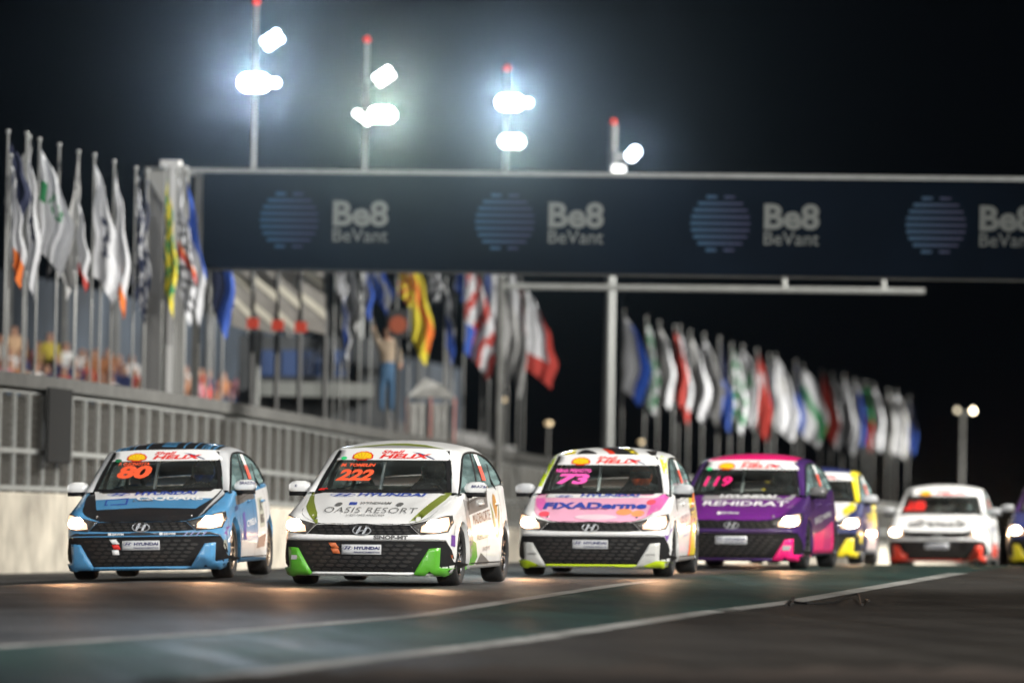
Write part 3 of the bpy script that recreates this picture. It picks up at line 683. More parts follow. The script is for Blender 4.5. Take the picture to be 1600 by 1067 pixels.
# ------------------------------------------------------------------ pit wall and fence
CONC = mat('wall_concrete', (.46, .42, .35), .8, noise=.42, nscale=1.5, bump=.3, bscale=25)
STEEL = mat('galvanised_steel', (.36, .37, .36), .5, .5, noise=.15, nscale=6)
STEEL_D = mat('dull_steel', (.11, .11, .105), .6, .3, noise=.25, nscale=3)
rz = -math.atan2(TD[0], TD[1])
wall = empty('pit_wall'); tag(wall, 'long beige concrete pit wall under the wire fence', 'wall')
me_panel = None
def along(o, u, l, z=None):
    x, y = xy(u, l); o.location = (x, y, (gzul(u, l) if z is None else z)); du = 1.0; sl = math.atan2(gzul(u + 2, WL) - gzul(u - 2, WL), 4.0)
    o.rotation_euler = (sl, 0, rz); return o
WH = 1.12
m = MB(); m.box(-.30, 0, -1.985, 1.985, -.3, WH); me_panel = m.mesh('concrete_panel', [CONC])
bv = bmesh.new(); bv.from_mesh(me_panel); bmesh.ops.bevel(bv, geom=[e for e in bv.edges], offset=.02, segments=1, affect='EDGES'); bv.to_mesh(me_panel); bv.free()
u = 58.
while u < 420:
    along(link('concrete_panel', me_panel, wall), u, WL); u += 4
fence = empty('wire_fence'); tag(fence, 'tall grey steel mesh fence standing on the pit wall', 'fence')
TOPZ = 2.78
m = MB(); m.box(-.185, -.12, -.028, .028, WH - .02, TOPZ - .2); me_post = m.mesh('post', [STEEL])
u = 62.; k = 0
while u < 330 and k < 295:
    along(link('post', me_post, fence), u, WL); u += .855; k += 1
def strip_box(u0, u1, du, l0, l1, z0, z1):
    mb = MB(); u = u0; pr = None
    while u <= u1 + 1e-6:
        q = []
        for l, z in ((l0, z0), (l1, z0), (l1, z1), (l0, z1)): x, y = xy(u, l); q.append((x, y, gzul(u, WL) + z))
        if pr: mb.add(pr + q, [(0, 1, 5, 4), (1, 2, 6, 5), (2, 3, 7, 6), (3, 0, 4, 7)])
        pr = q; u += du
    return mb
for z0_, z1_ in ((TOPZ - .27, TOPZ - .20), (WH + .55, WH + .62), (WH + .03, WH + .10)): link('rail', strip_box(60, 316, 2, WL - .18, WL - .12, z0_, z1_).mesh('rail', [STEEL]), fence)
link('top_beam', strip_box(60, 420, 2, WL - .42, WL - .02, TOPZ - .19, TOPZ).mesh('top_beam', [STEEL_D]), fence)
mb = MB(); u = 62.
while u < 300:
    x, y = xy(u, WL - .15); g = gzul(u, WL); r = .006 if u < 130 else .012
    mb.box(x - r, x + r, y - r, y + r, g + WH, g + TOPZ - .2); u += .11 if u < 130 else .3
for z in [WH + .1 + .12 * i for i in range(12)]:
    u = 62.
    while u < 300:
        a = xy(u, WL - .15); b = xy(u + 6, WL - .15); mb.tube((*a, gzul(u, WL) + z), (*b, gzul(u + 6, WL) + z), .006, 3, 0, None, False); u += 6
w = link('wire_mesh', mb.mesh('wire_mesh', [mat('mesh_wire', (.10, .095, .085), .6, .3)]), fence); tag(w, kind='stuff')
# dark mottled sheet added behind the mesh to give the dark gaps between posts
link('backing_sheet', strip_box(62, 420, 2, WL - .36, WL - .33, WH, TOPZ - .3).mesh('backing_sheet', [mat('fence_backing', (.040, .038, .034), .8, noise=.55, nscale=1.3)]), fence)
# black board hung on the fence
y0 = wallY(68); a = pw(90, 657, wallY(91)); uu, ll = ul(a.x, a.y)
brd = empty('notice_board'); tag(brd, 'plain black rectangular board hanging on the fence near the left edge', 'board'); along(brd, uu, WL)
m = MB(); m.box(.02, .05, -.72, .72, 1.56, 2.62); link('panel', m.mesh('panel', [mat('board_black', (.002, .002, .002), .95)]), brd)
m = MB(); m.box(.0, .02, -.70, -.66, 1.5, 2.62); m.box(.0, .02, .66, .70, 1.5, 2.62); link('bracket', m.mesh('bracket', [STEEL_D]), brd)
# ------------------------------------------------------------------ terrace / stand behind the fence
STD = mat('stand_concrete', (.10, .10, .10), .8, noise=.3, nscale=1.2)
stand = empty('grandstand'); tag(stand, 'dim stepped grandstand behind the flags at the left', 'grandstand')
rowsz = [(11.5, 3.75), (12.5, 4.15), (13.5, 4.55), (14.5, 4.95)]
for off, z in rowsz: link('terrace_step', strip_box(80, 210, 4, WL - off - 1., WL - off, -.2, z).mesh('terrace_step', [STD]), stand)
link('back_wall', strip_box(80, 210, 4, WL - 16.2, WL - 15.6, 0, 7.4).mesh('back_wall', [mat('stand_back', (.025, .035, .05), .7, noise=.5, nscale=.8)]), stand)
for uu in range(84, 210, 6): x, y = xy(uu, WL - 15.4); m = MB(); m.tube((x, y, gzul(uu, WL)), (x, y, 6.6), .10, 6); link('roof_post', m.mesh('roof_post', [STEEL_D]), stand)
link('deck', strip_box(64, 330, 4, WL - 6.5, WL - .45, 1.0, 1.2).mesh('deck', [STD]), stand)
# ------------------------------------------------------------------ banner gantry
gan = empty('banner_gantry'); tag(gan, 'overhead gantry carrying the long dark blue sponsor banner', 'gantry')
GX = []
def gp(x, y):                                     # point of the gantry plane seen at photo pixel
    xl, yl = lev(x, y); t = (xl - 800) / FP; Y = (94.0 + .1575 * 5.6) / (1 + .1575 * t); return pw(x, y, Y)
gdir = Vector((TD[1], -TD[0], 0)); gn = Vector((-TD[0], -TD[1], 0))
BN = mat('banner_navy', (.003, .0075, .016), .8, noise=.35, nscale=.5, bump=.5, bscale=1.2); LT = mat('banner_letter', (.19, .205, .20), .7)
def gbox(name, xa, ya, xb, yb, d0, d1, m, parent=gan):
    a, b = gp(xa, ya), gp(xb, yb); L = (b - a).dot(gdir); m_ = MB(); z0, z1 = min(a.z, b.z), max(a.z, b.z); vs = []
    for s, z, d in ((0, z0, d0), (L, z0, d0), (L, z0, d1), (0, z0, d1), (0, z1, d0), (L, z1, d0), (L, z1, d1), (0, z1, d1)):
        p = Vector((a.x, a.y, 0)) + gdir * s - gn * d; p.z = z; vs.append(p)
    m_.add(vs, [(0, 3, 2, 1), (4, 5, 6, 7), (0, 1, 5, 4), (1, 2, 6, 5), (2, 3, 7, 6), (3, 0, 4, 7)]); return link(name, m_.mesh(name, [m]), parent)
zt = gp(800, 270).z; zb = gp(800, 423).z
A0 = gp(318, 270); A1 = gp(2000, 270)
def gpt(s, z, d=0.): p = Vector((A0.x, A0.y, 0)) + gdir * s - gn * d; p.z = z; return p
SL = (A1 - A0).dot(gdir)
def gb(name, s0, s1, z0, z1, d0, d1, m, parent=gan):
    m_ = MB(); vs = [gpt(s, z, d) for s, z, d in ((s0, z0, d0), (s1, z0, d0), (s1, z0, d1), (s0, z0, d1), (s0, z1, d0), (s1, z1, d0), (s1, z1, d1), (s0, z1, d1))]
    m_.add(vs, [(0, 3, 2, 1), (4, 5, 6, 7), (0, 1, 5, 4), (1, 2, 6, 5), (2, 3, 7, 6), (3, 0, 4, 7)]); return link(name, m_.mesh(name, [m]), parent)
BN.node_tree.nodes['Principled BSDF'].inputs['Specular IOR Level'].default_value = .08
ban = gb('banner', 0, SL, zb, zt - .03, -.02, .02, BN)
gb('top_chord', -1.0, SL, zt - .03, zt + .045, -.06, .10, STEEL); gb('top_chord', -1.0, SL, zt - .03, zt + .04, 1.0, 1.08, STEEL)
gb('bottom_chord', -1.0, SL, zb - .04, zb, .06, .14, STEEL_D)
m = MB(); s = 0.
while s < SL - 1.2: m.tube(gpt(s, zb, .12), gpt(s + .6, zt, .12), .02, 5); m.tube(gpt(s + .6, zt, .12), gpt(s + 1.2, zb, .12), .02, 5); s += 1.2
tag(link('lattice', m.mesh('lattice', [STEEL_D]), gan), kind='stuff')
gz0 = gz(A0.x, A0.y) - .1
PALE = mat('gantry_pale', (.30, .30, .29), .6)
gb('column', -1.0, -.64, gz0, zt + .06, -.06, .30, mat('gantry_grey', (.15, .15, .15), .6)); gb('column', -.60, -.30, gz0, zt + .08, -.10, .22, PALE); gb('edge_trim', -.545, -.43, gz0, zt + .05, -.13, -.103, mat('gantry_white', (.62, .62, .62), .5))
m = MB(); va = [gpt(-1.0, zt - .02, -.11), gpt(-.55, zt - .02, -.11), gpt(-.55, zt - .75, -.11)]; vb = [gpt(-1.0, zt - .02, -.14), gpt(-.55, zt - .02, -.14), gpt(-.55, zt - .75, -.14)]; m.add(va + vb, [(2, 1, 0), (3, 4, 5), (0, 1, 4, 3), (1, 2, 5, 4), (2, 0, 3, 5)]); link('gusset', m.mesh('gusset', [PALE]), gan)
gb('brace', -.14, -.02, gz0, zt, -.04, .06, STEEL_D)
gb('column', SL - .4, SL, gz0, zt + .1, -.1, .3, STEEL); gb('cap', -.72, -.40, zt + .05, zt + .17, -.15, .12, mat('gantry_white', (.62, .62, .62), .5))
def gtext(s_, xa, xb, yb, yt, bold, m):
    a = (gp(xa, yb) - A0).dot(gdir); b = (gp(xb, yb) - A0).dot(gdir); z0 = gp((xa + xb) / 2, yb).z; z1 = gp((xa + xb) / 2, yt).z
    v, f = text2d(s_, 0, bold); me = mesh('lettering', [gpt(a + (b - a) * x, z0 + (z1 - z0) * y, -.026) for x, y in v], f, [m]); return link('lettering', me, ban)
for k in range(6):
    dx = 337 * k
    gtext('Be8', 520 + dx, 607 + dx, 352 + 2.6 * k, 311 + 2.6 * k, .035, LT); gtext('BeVant', 520 + dx, 606 + dx, 376 + 2.6 * k, 355 + 2.6 * k, .0, LT)
    c = gp(452 + dx, 342 + 2.6 * k); cs = (c - A0).dot(gdir); rr = .50; mbs = []
    for i in range(9):                            # globe of fading bars
        z = c.z + rr * (.88 - .22 * i); hw = math.sqrt(max(.01, rr * rr - (z - c.z) ** 2)) ; n = 8
        for j in range(n):
            a0 = cs - hw + 2 * hw * j / n; a1 = cs - hw + 2 * hw * (j + 1) / n; h = .030 - .012 * j / n
            if i in (0, 8) and j in (3, 4): continue
            tt = (j + .5) / n; mm = mat('globe_blue_%d' % j, (.008 + .012 * tt, .065 - .045 * tt, .14 - .06 * tt), .5)
            mbs.append((mm, [gpt(a0, z - h, -.026), gpt(a1, z - h * .9, -.026), gpt(a1, z + h * .9, -.026), gpt(a0, z + h, -.026)]))
    mats_ = sorted({q[0].name for q in mbs}); V, F, MI = [], [], []
    for mm, q in mbs: b = len(V); V += q; F.append((b, b + 1, b + 2, b + 3)); MI.append(mats_.index(mm.name))
    tag(link('globe_emblem', mesh('globe_emblem', V, F, [bpy.data.materials[x] for x in mats_], MI), ban), kind='stuff')
# second gantry beam farther back (start light arm)
arm = empty('signal_gantry'); tag(arm, 'thin grey signal gantry arm hanging behind and below the banner', 'gantry')
def arm_p(x, y): return pw(x, y, 118 - (x - 780) / 1500)
m = MB(); m.tube(arm_p(775, 445), arm_p(1445, 453), .06, 8); link('arm', m.mesh('arm', [STEEL]), arm)
for x in (1225, 1380): m = MB(); m.tube(arm_p(x, 418), arm_p(x + 1, 450), .05, 6); link('hanger', m.mesh('hanger', [STEEL]), arm)
m = MB(); p = arm_p(783, 430); m.tube((p.x, p.y, gz(p.x, p.y)), p, .09, 12); link('post', m.mesh('post', [STEEL_D]), arm)
# ------------------------------------------------------------------ floodlight masts in view
MASTP = mat('mast_white', (.62, .64, .64), .5, .2); REDL = mat('red_beacon', (1, .1, .05), .4, emit=(1, .045, .03), es=1.1)
def lamp_mat(k, col, s): return mat('flood_glow_%s' % k, (1, 1, 1), .4, emit=col, es=s)
def mast(px, ytop, Y, r, lamps, label, red=True, power=0, col=(.85, .92, 1)):
    e = pw(px, 600, Y); base = Vector((e.x, Y, gz(e.x, Y))); t = pw(px, ytop, Y); root = empty('floodlight_mast', base); tag(root, label, 'light mast', 'floodlight masts along the straight')
    H = t.z - base.z; m = MB(); m.tube((0, 0, 0), (0, 0, H), r, 14, 0, r * .6); link('pole', m.mesh('pole', [MASTP if r < .1 else mat('mast_grey', (.26, .27, .265), .6)], True), root)
    if red:
        m = MB(); m.lathe([(.001, H), (.05, H + .0), (.06, H + .06), (.04, H + .11), (.001, H + .12)], 12, 0, 'z'); link('beacon', m.mesh('beacon', [REDL], True), root)
    for (lx, ly, w, h, ang, cm, es, pwr) in lamps:
        c = pw(lx, ly, Y - .4); cl = c - base; m = MB(); rnd = abs(w - h) < .12; n = 1 if rnd else max(1, round(w / .34)); ca, sa = math.cos(R(ang)), math.sin(R(ang))
        hs = MB(); dr = w * .37 if rnd else .085; nr = 1 if rnd else max(1, round(h / .2)); n = max(1, round(w / .18))
        for i in range(n * nr):
            s = ((i % n) - (n - 1) / 2) * .15; s2 = ((i // n) - (nr - 1) / 2) * .15; q = Vector((cl.x + s * ca - s2 * sa, cl.y, cl.z + s * sa + s2 * ca))
            k0 = len(m.v); m.lathe([(dr * .95, .0), (.001, .01)], 14, 0, 'y'); m.v[k0:] = [v_ + q for v_ in m.v[k0:]]
            k0 = len(hs.v); hs.lathe([(dr, 0.), (dr * .9, .12), (dr * .4, .2), (.001, .22)], 12, 0, 'y'); hs.v[k0:] = [v_ + q for v_ in hs.v[k0:]]
        hd = link('floodlight', hs.mesh('floodlight', [STEEL_D], True), root); link('lamp_glass', m.mesh('lamp_glass', [lamp_mat(cm, {'b': (.80, .90, 1), 'g': (.90, 1, .88), 'w': (1, .98, .95)}[cm[0]], es)]), hd)
        m = MB(); m.tube((0, 0, cl.z - .1), (cl.x, .12, cl.z), .05, 6); link('bracket', m.mesh('bracket', [MASTP]), hd)
        if pwr:
            ld = bpy.data.lights.new('flood', 'SPOT'); ld.energy = pwr; ld.color = {'b': (.70, .84, 1), 'g': (.86, 1, .82), 'w': (1, .97, .92)}[cm[0]]; ld.shadow_soft_size = .25; ld.spot_size = R(40); ld.spot_blend = .3
            lo = bpy.data.objects.new('flood', ld); COL.objects.link(lo); lo.location = base + cl + Vector((0, -.5, 0)); lo.rotation_euler = Vector((.03, -1, .19)).to_track_quat('-Z', 'Y').to_euler()
    return root
mast(389, 4, 125, .06, [(425, 60, .62, .40, 35, 'b1', 10, 900), (397, 127, .56, .50, 0, 'b2', 14, 8500), (425, 127, .28, .28, 0, 'b1', 10, 0), (380, 127, .2, .2, 0, 'b1', 10, 0)], 'leftmost floodlight mast in view with red beacon cut by the top edge')
mast(563, 63, 136, .06, [(600, 117, .62, .40, 35, 'w1', 10, 900), (597, 177, .50, .55, 0, 'g2', 14, 6500), (566, 181, .52, .2, -35, 'w1', 10, 0)], 'second floodlight mast from the left, greenish glow and angled lower lamp')
mast(783, 108, 146, .06, [(797, 158, .56, .50, 0, 'b2', 14, 8500), (821, 158, .28, .28, 0, 'b1', 10, 0), (800, 219, .46, .46, 0, 'g1', 12, 3000)], 'third floodlight mast, two stacked lamps right above the banner centre')
mast(951, 191, 160, .165, [(990, 238, .42, .42, 50, 'b1', 10, 900), (967, 262, .30, .26, 0, 'w3', 3, 0)], 'thick pale mast with separate red beacon, right of the banner centre')
# distant lamp post on the right
e = pw(1503, 700, 230); lp = empty('street_lamp', (e.x, 230, gz(e.x, 230))); tag(lp, 'small distant twin lamp post alone against the dark at right', 'lamp post')
H = pw(1503, 642, 230).z - lp.location.z
m = MB(); m.tube((0, 0, 0), (0, 0, H), .09, 10, 0, .07); m.tube((-.25, 0, H), (.4, 0, H), .04, 6); link('pole', m.mesh('pole', [STEEL_D], True), lp)
for dx, es in ((-.24, .5), (.42, 14)):
    m = MB(); m.lathe([(.001, H - .02), (.08, H), (.09, H + .07), (.05, H + .12), (.001, H + .21)], 12, 0, 'z'); m.v = [v + Vector((dx, 0, 0)) for v in m.v]; link('lamp', m.mesh('lamp', [mat('lamp%d' % int(es), (1, .9, .7), .4, emit=(1, .86, .6), es=es)], True), lp)
for i, (x, y, Y, es) in enumerate(((857, 660, 150, .9), (787, 623, 140, .35), (1002, 689, 170, .3))):
    p = pw(x, y, Y); m = MB(); m.lathe([(.001, -.06), (.09, -.02), (.09, .05), (.001, .07)], 12, 0, 'z'); m.tube((0, .12, -3), (0, .12, .1), .03, 6)
    b = empty('bulkhead_lamp', p); tag(b, ('small warm lamp glowing between the middle flags and the white car', 'faint warm lamp low behind the striped middle flag', 'dim yellowish lamp at the foot of the thick pale mast')[i], 'lamp')
    m2 = MB(); m2.lathe([(.001, -.06), (.09, -.02), (.09, .05), (.001, .07)], 12, 0, 'z'); link('bulb', m2.mesh('bulb', [mat('warm%d' % i, (1, .8, .5), .4, emit=(1, .72, .4), es=es * .7)], True), b)
    m2 = MB(); m2.tube((0, .12, -3.2), (0, .12, .1), .03, 6); link('stem', m2.mesh('stem', [STEEL_D]), b)
# ------------------------------------------------------------------ floodlights on the right-hand side of the track (out of frame)
def off_mast(X, Y, H, tx, ty, power, col, label, size=.5, ang=70):
    b = empty('floodlight_mast', (X, Y, gz(X, Y))); tag(b, label, 'light mast', 'floodlight masts along the straight')
    m = MB(); m.tube((0, 0, 0), (0, 0, H), .16, 10, 0, .1); link('pole', m.mesh('pole', [MASTP], True), b)
    d = (Vector((tx, ty, 0)) - Vector((X, Y, H))).normalized(); m = MB(); q = d.cross(Vector((0, 0, 1))).normalized()
    c = Vector((0, 0, H)) ; m.tube(c - q * .9, c + q * .9, .10, 8); link('floodlight', m.mesh('floodlight', [STEEL_D]), b)
    ld = bpy.data.lights.new('flood', 'SPOT'); ld.energy = power; ld.color = col; ld.shadow_soft_size = size; ld.spot_size = R(ang); ld.spot_blend = .6
    lo = bpy.data.objects.new('flood', ld); COL.objects.link(lo); lo.location = Vector((X, Y, H + gz(X, Y))) + d * .5; lo.rotation_euler = d.to_track_quat('-Z', 'Y').to_euler()
KEY = (1, .97, .90)
off_mast(22, 20, 19, -1, 54, 82000, KEY, 'floodlight mast on the right of the track just before the cars', ang=80)
off_mast(24, 66, 20, -1, 74, 56000, KEY, 'floodlight mast on the right of the track level with the leading cars', ang=80)
off_mast(30, 96, 18, 3, 106, 118000, KEY, 'floodlight mast on the right of the track beyond the gantry', ang=95)
off_mast(42, 150, 18, 9, 165, 290000, KEY, 'floodlight mast on the far right of the track beyond the last cars')
off_mast(50, 205, 18, 15, 220, 300000, KEY, 'floodlight mast far down the right of the track')
off_mast(15, -52, 15, -.5, 60, 110000, KEY, 'floodlight mast on the right of the track far in front of the cars', ang=13)  # added for low frontal light through the windshields
off_mast(-13, 20, 16, 0, 60, 16000, (.92, .95, 1), 'floodlight mast behind the pit wall on the near left')
# ------------------------------------------------------------------ night air
HZ = bpy.data.materials.new('night_haze'); HZ.use_nodes = True; _nt = HZ.node_tree; _nt.nodes.remove(_nt.nodes['Principled BSDF']); _v = _nt.nodes.new('ShaderNodeVolumePrincipled'); _v.inputs['Color'].default_value = (.74, .87, 1, 1); _v.inputs['Density'].default_value = .00007; _v.inputs['Anisotropy'].default_value = .987
_nt.links.new(_v.outputs[0], _nt.nodes['Material Output'].inputs['Volume'])
m = MB(); m.box(-90, 110, -12, 420, -8, 26); hz = link('haze', m.mesh('haze', [HZ])); tag(hz, kind='stuff')
# ------------------------------------------------------------------ flags
FC = {'white': (.56, .57, .60), 'grey': (.42, .42, .42), 'navy': (.012, .018, .055), 'blue': (.03, .09, .42), 'green': (.02, .20, .07), 'red': (.42, .04, .03), 'yellow': (.62, .52, .03), 'black': (.02, .02, .022), 'maroon': (.16, .012, .01), 'orange': (.7, .16, .02)}
def FM(c):
    k = 'flag_' + c
    if k in _M: return _M[k]
    m = mat(k, FC[c], .8, noise=.15, nscale=5); nt = m.node_tree; b = nt.nodes['Principled BSDF']; t = nt.nodes.new('ShaderNodeBsdfTranslucent'); mx = nt.nodes.new('ShaderNodeMixShader'); mx.inputs[0].default_value = .25
    t.inputs[0].default_value = (*FC[c], 1); nt.links.new(b.outputs[0], mx.inputs[1]); nt.links.new(t.outputs[0], mx.inputs[2]); nt.links.new(mx.outputs[0], nt.nodes['Material Output'].inputs[0]); return m
def pat(kind):
    return {'plain': lambda a, b: 0, 'diamond': lambda a, b: 1 if .10 < abs(a - .5) * .8 + abs(b - .45) < .17 or (a < .2 and .3 < b < .5) else 0, 'end': lambda a, b: 1 if b > .82 and a > .2 else 0, 'band': lambda a, b: (1 if .58 < b < .63 else 2 if .63 <= b < .68 else 3 if .3 < b < .95 and (int(b * 30) + int(a * 7)) % 3 == 0 else 0),
            'script': lambda a, b: 1 if abs(a - .45 - .1 * math.sin(b * 40)) < .09 and .35 < b < .75 else 0, 'side': lambda a, b: 1 if a > .55 else 0, 'half': lambda a, b: 1 if b > .45 else 0, 'spots': lambda a, b: 1 if (int(a * 4) + int(b * 9)) % 2 == 0 and random.random() < .8 else 0,
            'emblem': lambda a, b: 1 if (a - .45) ** 2 * 2 + (b - .33) ** 2 * 6 < .10 else 0, 'diag': lambda a, b: 1 if abs(b - .3 - a * .5) < .12 else 0, 'hook': lambda a, b: 1 if a > .72 or (b > .78) else 0, 'stars': lambda a, b: (1 if (int(a * 5 + b * 6)) % 2 else 0) if b < .7 else (2 if a < .3 else 1 if (int(a * 6)) % 2 else 0)}[kind]
FPOLE = mat('flag_pole', (.27, .275, .27), .5, .2)
ORD = ['first', 'second', 'third', 'fourth', 'fifth', 'sixth', 'seventh', 'eighth', 'ninth', 'tenth', 'eleventh', 'twelfth', 'thirteenth', 'fourteenth', 'fifteenth', 'sixteenth', 'seventeenth', 'eighteenth', 'nineteenth', 'twentieth', 'twenty-first', 'twenty-second', 'twenty-third', 'twenty-fourth', 'twenty-fifth', 'twenty-sixth']
def flag(px, yt, yb, wpx, cols, kind, label, off=.9, lean=0):
    xl = lev(px, yt)[0]; Y = wallY(xl, off); top = pw(px, yt, Y); bot = pw(px, yb, Y); base = Vector((top.x, Y, gz(top.x, Y) + (1.2 if Y < 330 else 0)))
    root = empty('flag', base); tag(root, label, 'flag', 'flags on poles behind the pit wall')
    Ht = top.z - base.z; H = (top.z - bot.z); wv = wpx * Y / FP; m = MB(); m.tube((0, 0, 0), (0, 0, Ht + .05), .017, 6); m.tube((0, 0, Ht + .05), (0, 0, Ht + .11), .035, 6)
    link('pole', m.mesh('pole', [FPOLE], True), root)
    na, nb = 14, 26; rows = []; ph = random.random() * 6; sg = -1 if wpx < 0 else 1; wa = abs(wv) * (1.4 if Y < 97 else 1.25 if Y < 135 else 1.2); fl = random.uniform(.9, 1.2); hoist = H * random.uniform(.72, .8); dr = H - hoist
    if Y > 135: hoist = H * random.uniform(.80, .88); dr = H - hoist
    fn = random.uniform(1.3, 2.3)
    for j in range(nb + 1):
        b = j / nb; row = []; open_ = (.30 + .70 * math.sin(min(1, b * 1.25 + .12) * math.pi * .5)) * (1 - .35 * max(0, b - .7) / .3 * random.uniform(.6, 1))
        for i in range(na + 1):
            a = i / na; amp = .07 + .04 * b
            x = sg * wa * open_ * a * (1 - .12 * math.sin(b * 5 + ph)) + .022; y = amp * math.sin(a * math.pi * 2 * fn + ph + b * 1.5) * (.3 + a) + .12 * a * math.sin(b * 4 + ph)
            z = Ht - .05 - b * hoist - dr * (a ** 1.3) * (1 - .25 * math.sin(b * 3 + ph)) - .02 * random.random()
            row.append((x + .02 * math.sin(b * 14 + a * 5 + ph), y, z))
        rows.append(row)
    v, f = gridmesh(rows); pf = pat(kind); mi = []
    for j in range(nb):
        for i in range(na): mi.append(min(len(cols) - 1, pf((i + .5) / na, (j + .5) / nb)))
    c = link('cloth', mesh('cloth', v, f, [FM(c_) for c_ in cols], mi, True), root)
    return root
L = 'left group of flags'
flag(12, 212, 335, 22, ['navy'], 'plain', 'dark navy flag cut by the left edge of the photo', lean=1)
flag(16, 250, 448, 16, ['white', 'orange'], 'end', 'slim white flag low at the left edge below the navy flag', .6)
flag(41, 215, 455, 14, ['white', 'navy'], 'script', 'narrow white flag with small dark print, right of the flag at the left edge')
flag(45, 220, 330, -24, ['grey'], 'plain', 'dull grey flag spreading left high on a pole near the left edge', 1.6)
flag(61, 224, 425, 38, ['white', 'green'], 'diamond', 'white flag with dark green diamond outline')
flag(92, 232, 450, -14, ['black'], 'plain', 'furled dark flag between the green diamond flag and the grey one', 1.5)
flag(122, 243, 470, -18, ['grey'], 'plain', 'dim grey flag hanging left of its pole beside a pale one', 1.5)
flag(120, 300, 455, 14, ['white', 'red'], 'end', 'small pale flag with reddish lower end in the left group')
flag(147, 248, 482, 32, ['white', 'navy'], 'script', 'wide white flag with dark writing down its middle')
flag(178, 258, 478, 16, ['white', 'orange'], 'end', 'slim white flag with orange lower corner, right of the flag with writing')
flag(160, 300, 430, 12, ['maroon'], 'plain', 'dark red flag half hidden between two white flags', 1.7)
flag(212, 268, 492, 16, ['navy', 'white'], 'spots', 'dark navy flag with pale specks left of the grey gantry column')
flag(230, 272, 470, -14, ['navy'], 'plain', 'plain dark navy flag in front of the grey gantry column')
flag(257, 268, 480, 13, ['yellow', 'green'], 'spots', 'yellow and green flag against the gantry column')
flag(277, 272, 500, 20, ['white', 'orange', 'red', 'black'], 'band', 'white flag with black print and orange red band')
flag(292, 275, 505, 22, ['blue', 'white'], 'half', 'bright blue flag with white part, right of the banded flag')
flag(330, 305, 512, 24, ['navy', 'blue', 'white'], 'side', 'large dark blue flag overlapping the left end of the banner')
flag(338, 308, 440, 18, ['blue', 'white'], 'side', 'blue and white flag just behind the large dark blue one', 1.5)
flag(352, 312, 420, 20, ['white', 'red'], 'emblem', 'white flag with red emblem in front of the banner')
flag(525, 380, 470, 14, ['white'], 'plain', 'short white flag just under the banner, right of the striped awning', 1.)
flag(535, 440, 560, 10, ['blue', 'white'], 'side', 'thin pale blue flag hanging low right of the awning', 1.)
flag(546, 400, 520, 15, ['white', 'grey'], 'side', 'pale grey flag between the thin pale blue one and a white one', 1.4)
flag(565, 385, 490, 13, ['white', 'blue'], 'side', 'white flag with bluish edge left of the bright blue flag')
flag(582, 385, 482, 24, ['blue', 'white'], 'diag', 'bright blue flag with white diagonal under the banner')
flag(622, 385, 480, 22, ['yellow', 'red'], 'spots', 'yellow flag with red marks under the banner')
flag(642, 380, 560, 26, ['yellow', 'orange'], 'diag', 'large yellow flag trailing down beside the round orange sign')
flag(672, 385, 470, 14, ['black', 'white'], 'spots', 'black and white flag right of the large yellow flag', 1.2)
flag(697, 440, 572, 12, ['white', 'blue'], 'half', 'narrow white over blue flag between the yellow and striped flags')
flag(712, 380, 470, 14, ['blue'], 'plain', 'blue flag just left of the red and white striped flag', 1.2)
flag(728, 395, 588, 42, ['white', 'red', 'blue'], 'stars', 'wide white flag with red stripes and blue foot')
flag(757, 385, 480, 12, ['blue'], 'plain', 'dark blue flag peeping out right of the striped flag', 1.6)
flag(768, 390, 600, 30, ['white', 'grey'], 'side', 'tall white flag right of the red striped flag')
flag(797, 395, 605, 20, ['white', 'grey'], 'half', 'greyish white flag left of the dark red strip')
flag(813, 440, 592, 9, ['maroon'], 'plain', 'narrow dark red flag hugging its pole in the middle group')
flag(822, 448, 608, 42, ['white', 'red', 'grey'], 'hook', 'white flag with bright red lower half beside the dark gap')
rf = [(975, 488, 628, 34, ['white', 'blue'], 'side'), (1010, 498, 640, 15, ['white', 'green'], 'spots'), (1030, 505, 640, 22, ['grey', 'white'], 'side'), (1054, 512, 640, 18, ['red'], 'plain'), (1062, 512, 655, 16, ['white', 'red'], 'end'), (1078, 520, 655, 26, ['grey', 'white'], 'side'), (1100, 524, 660, 26, ['white', 'grey'], 'side'),
      (1124, 530, 668, 16, ['navy', 'blue'], 'half'), (1143, 540, 672, 20, ['white', 'green'], 'spots'), (1160, 542, 668, 22, ['white', 'green'], 'emblem'), (1183, 548, 682, 18, ['red', 'white'], 'emblem'), (1202, 556, 660, 10, ['navy', 'grey'], 'side'), (1212, 556, 685, 30, ['white', 'grey'], 'emblem'), (1243, 565, 680, 14, ['navy', 'blue'], 'half'),
      (1254, 572, 692, 30, ['white', 'green'], 'diag'), (1284, 580, 690, 22, ['red'], 'plain'), (1300, 585, 698, 12, ['grey', 'white'], 'side'), (1318, 588, 702, 18, ['white'], 'plain'), (1336, 594, 700, 15, ['white', 'blue'], 'side'), (1352, 598, 704, 12, ['green', 'red'], 'half'), (1365, 601, 708, 16, ['white'], 'plain'), (1388, 610, 712, 12, ['grey'], 'plain'), (1400, 612, 716, 18, ['white', 'grey'], 'side'), (1420, 622, 708, 10, ['navy', 'blue'], 'half')]
for i, r in enumerate(rf):
    nm = ' and '.join(dict.fromkeys(r[4])); flag(*r, '%s flag, %s from the thick pale mast in the far row' % (nm, ORD[i]))
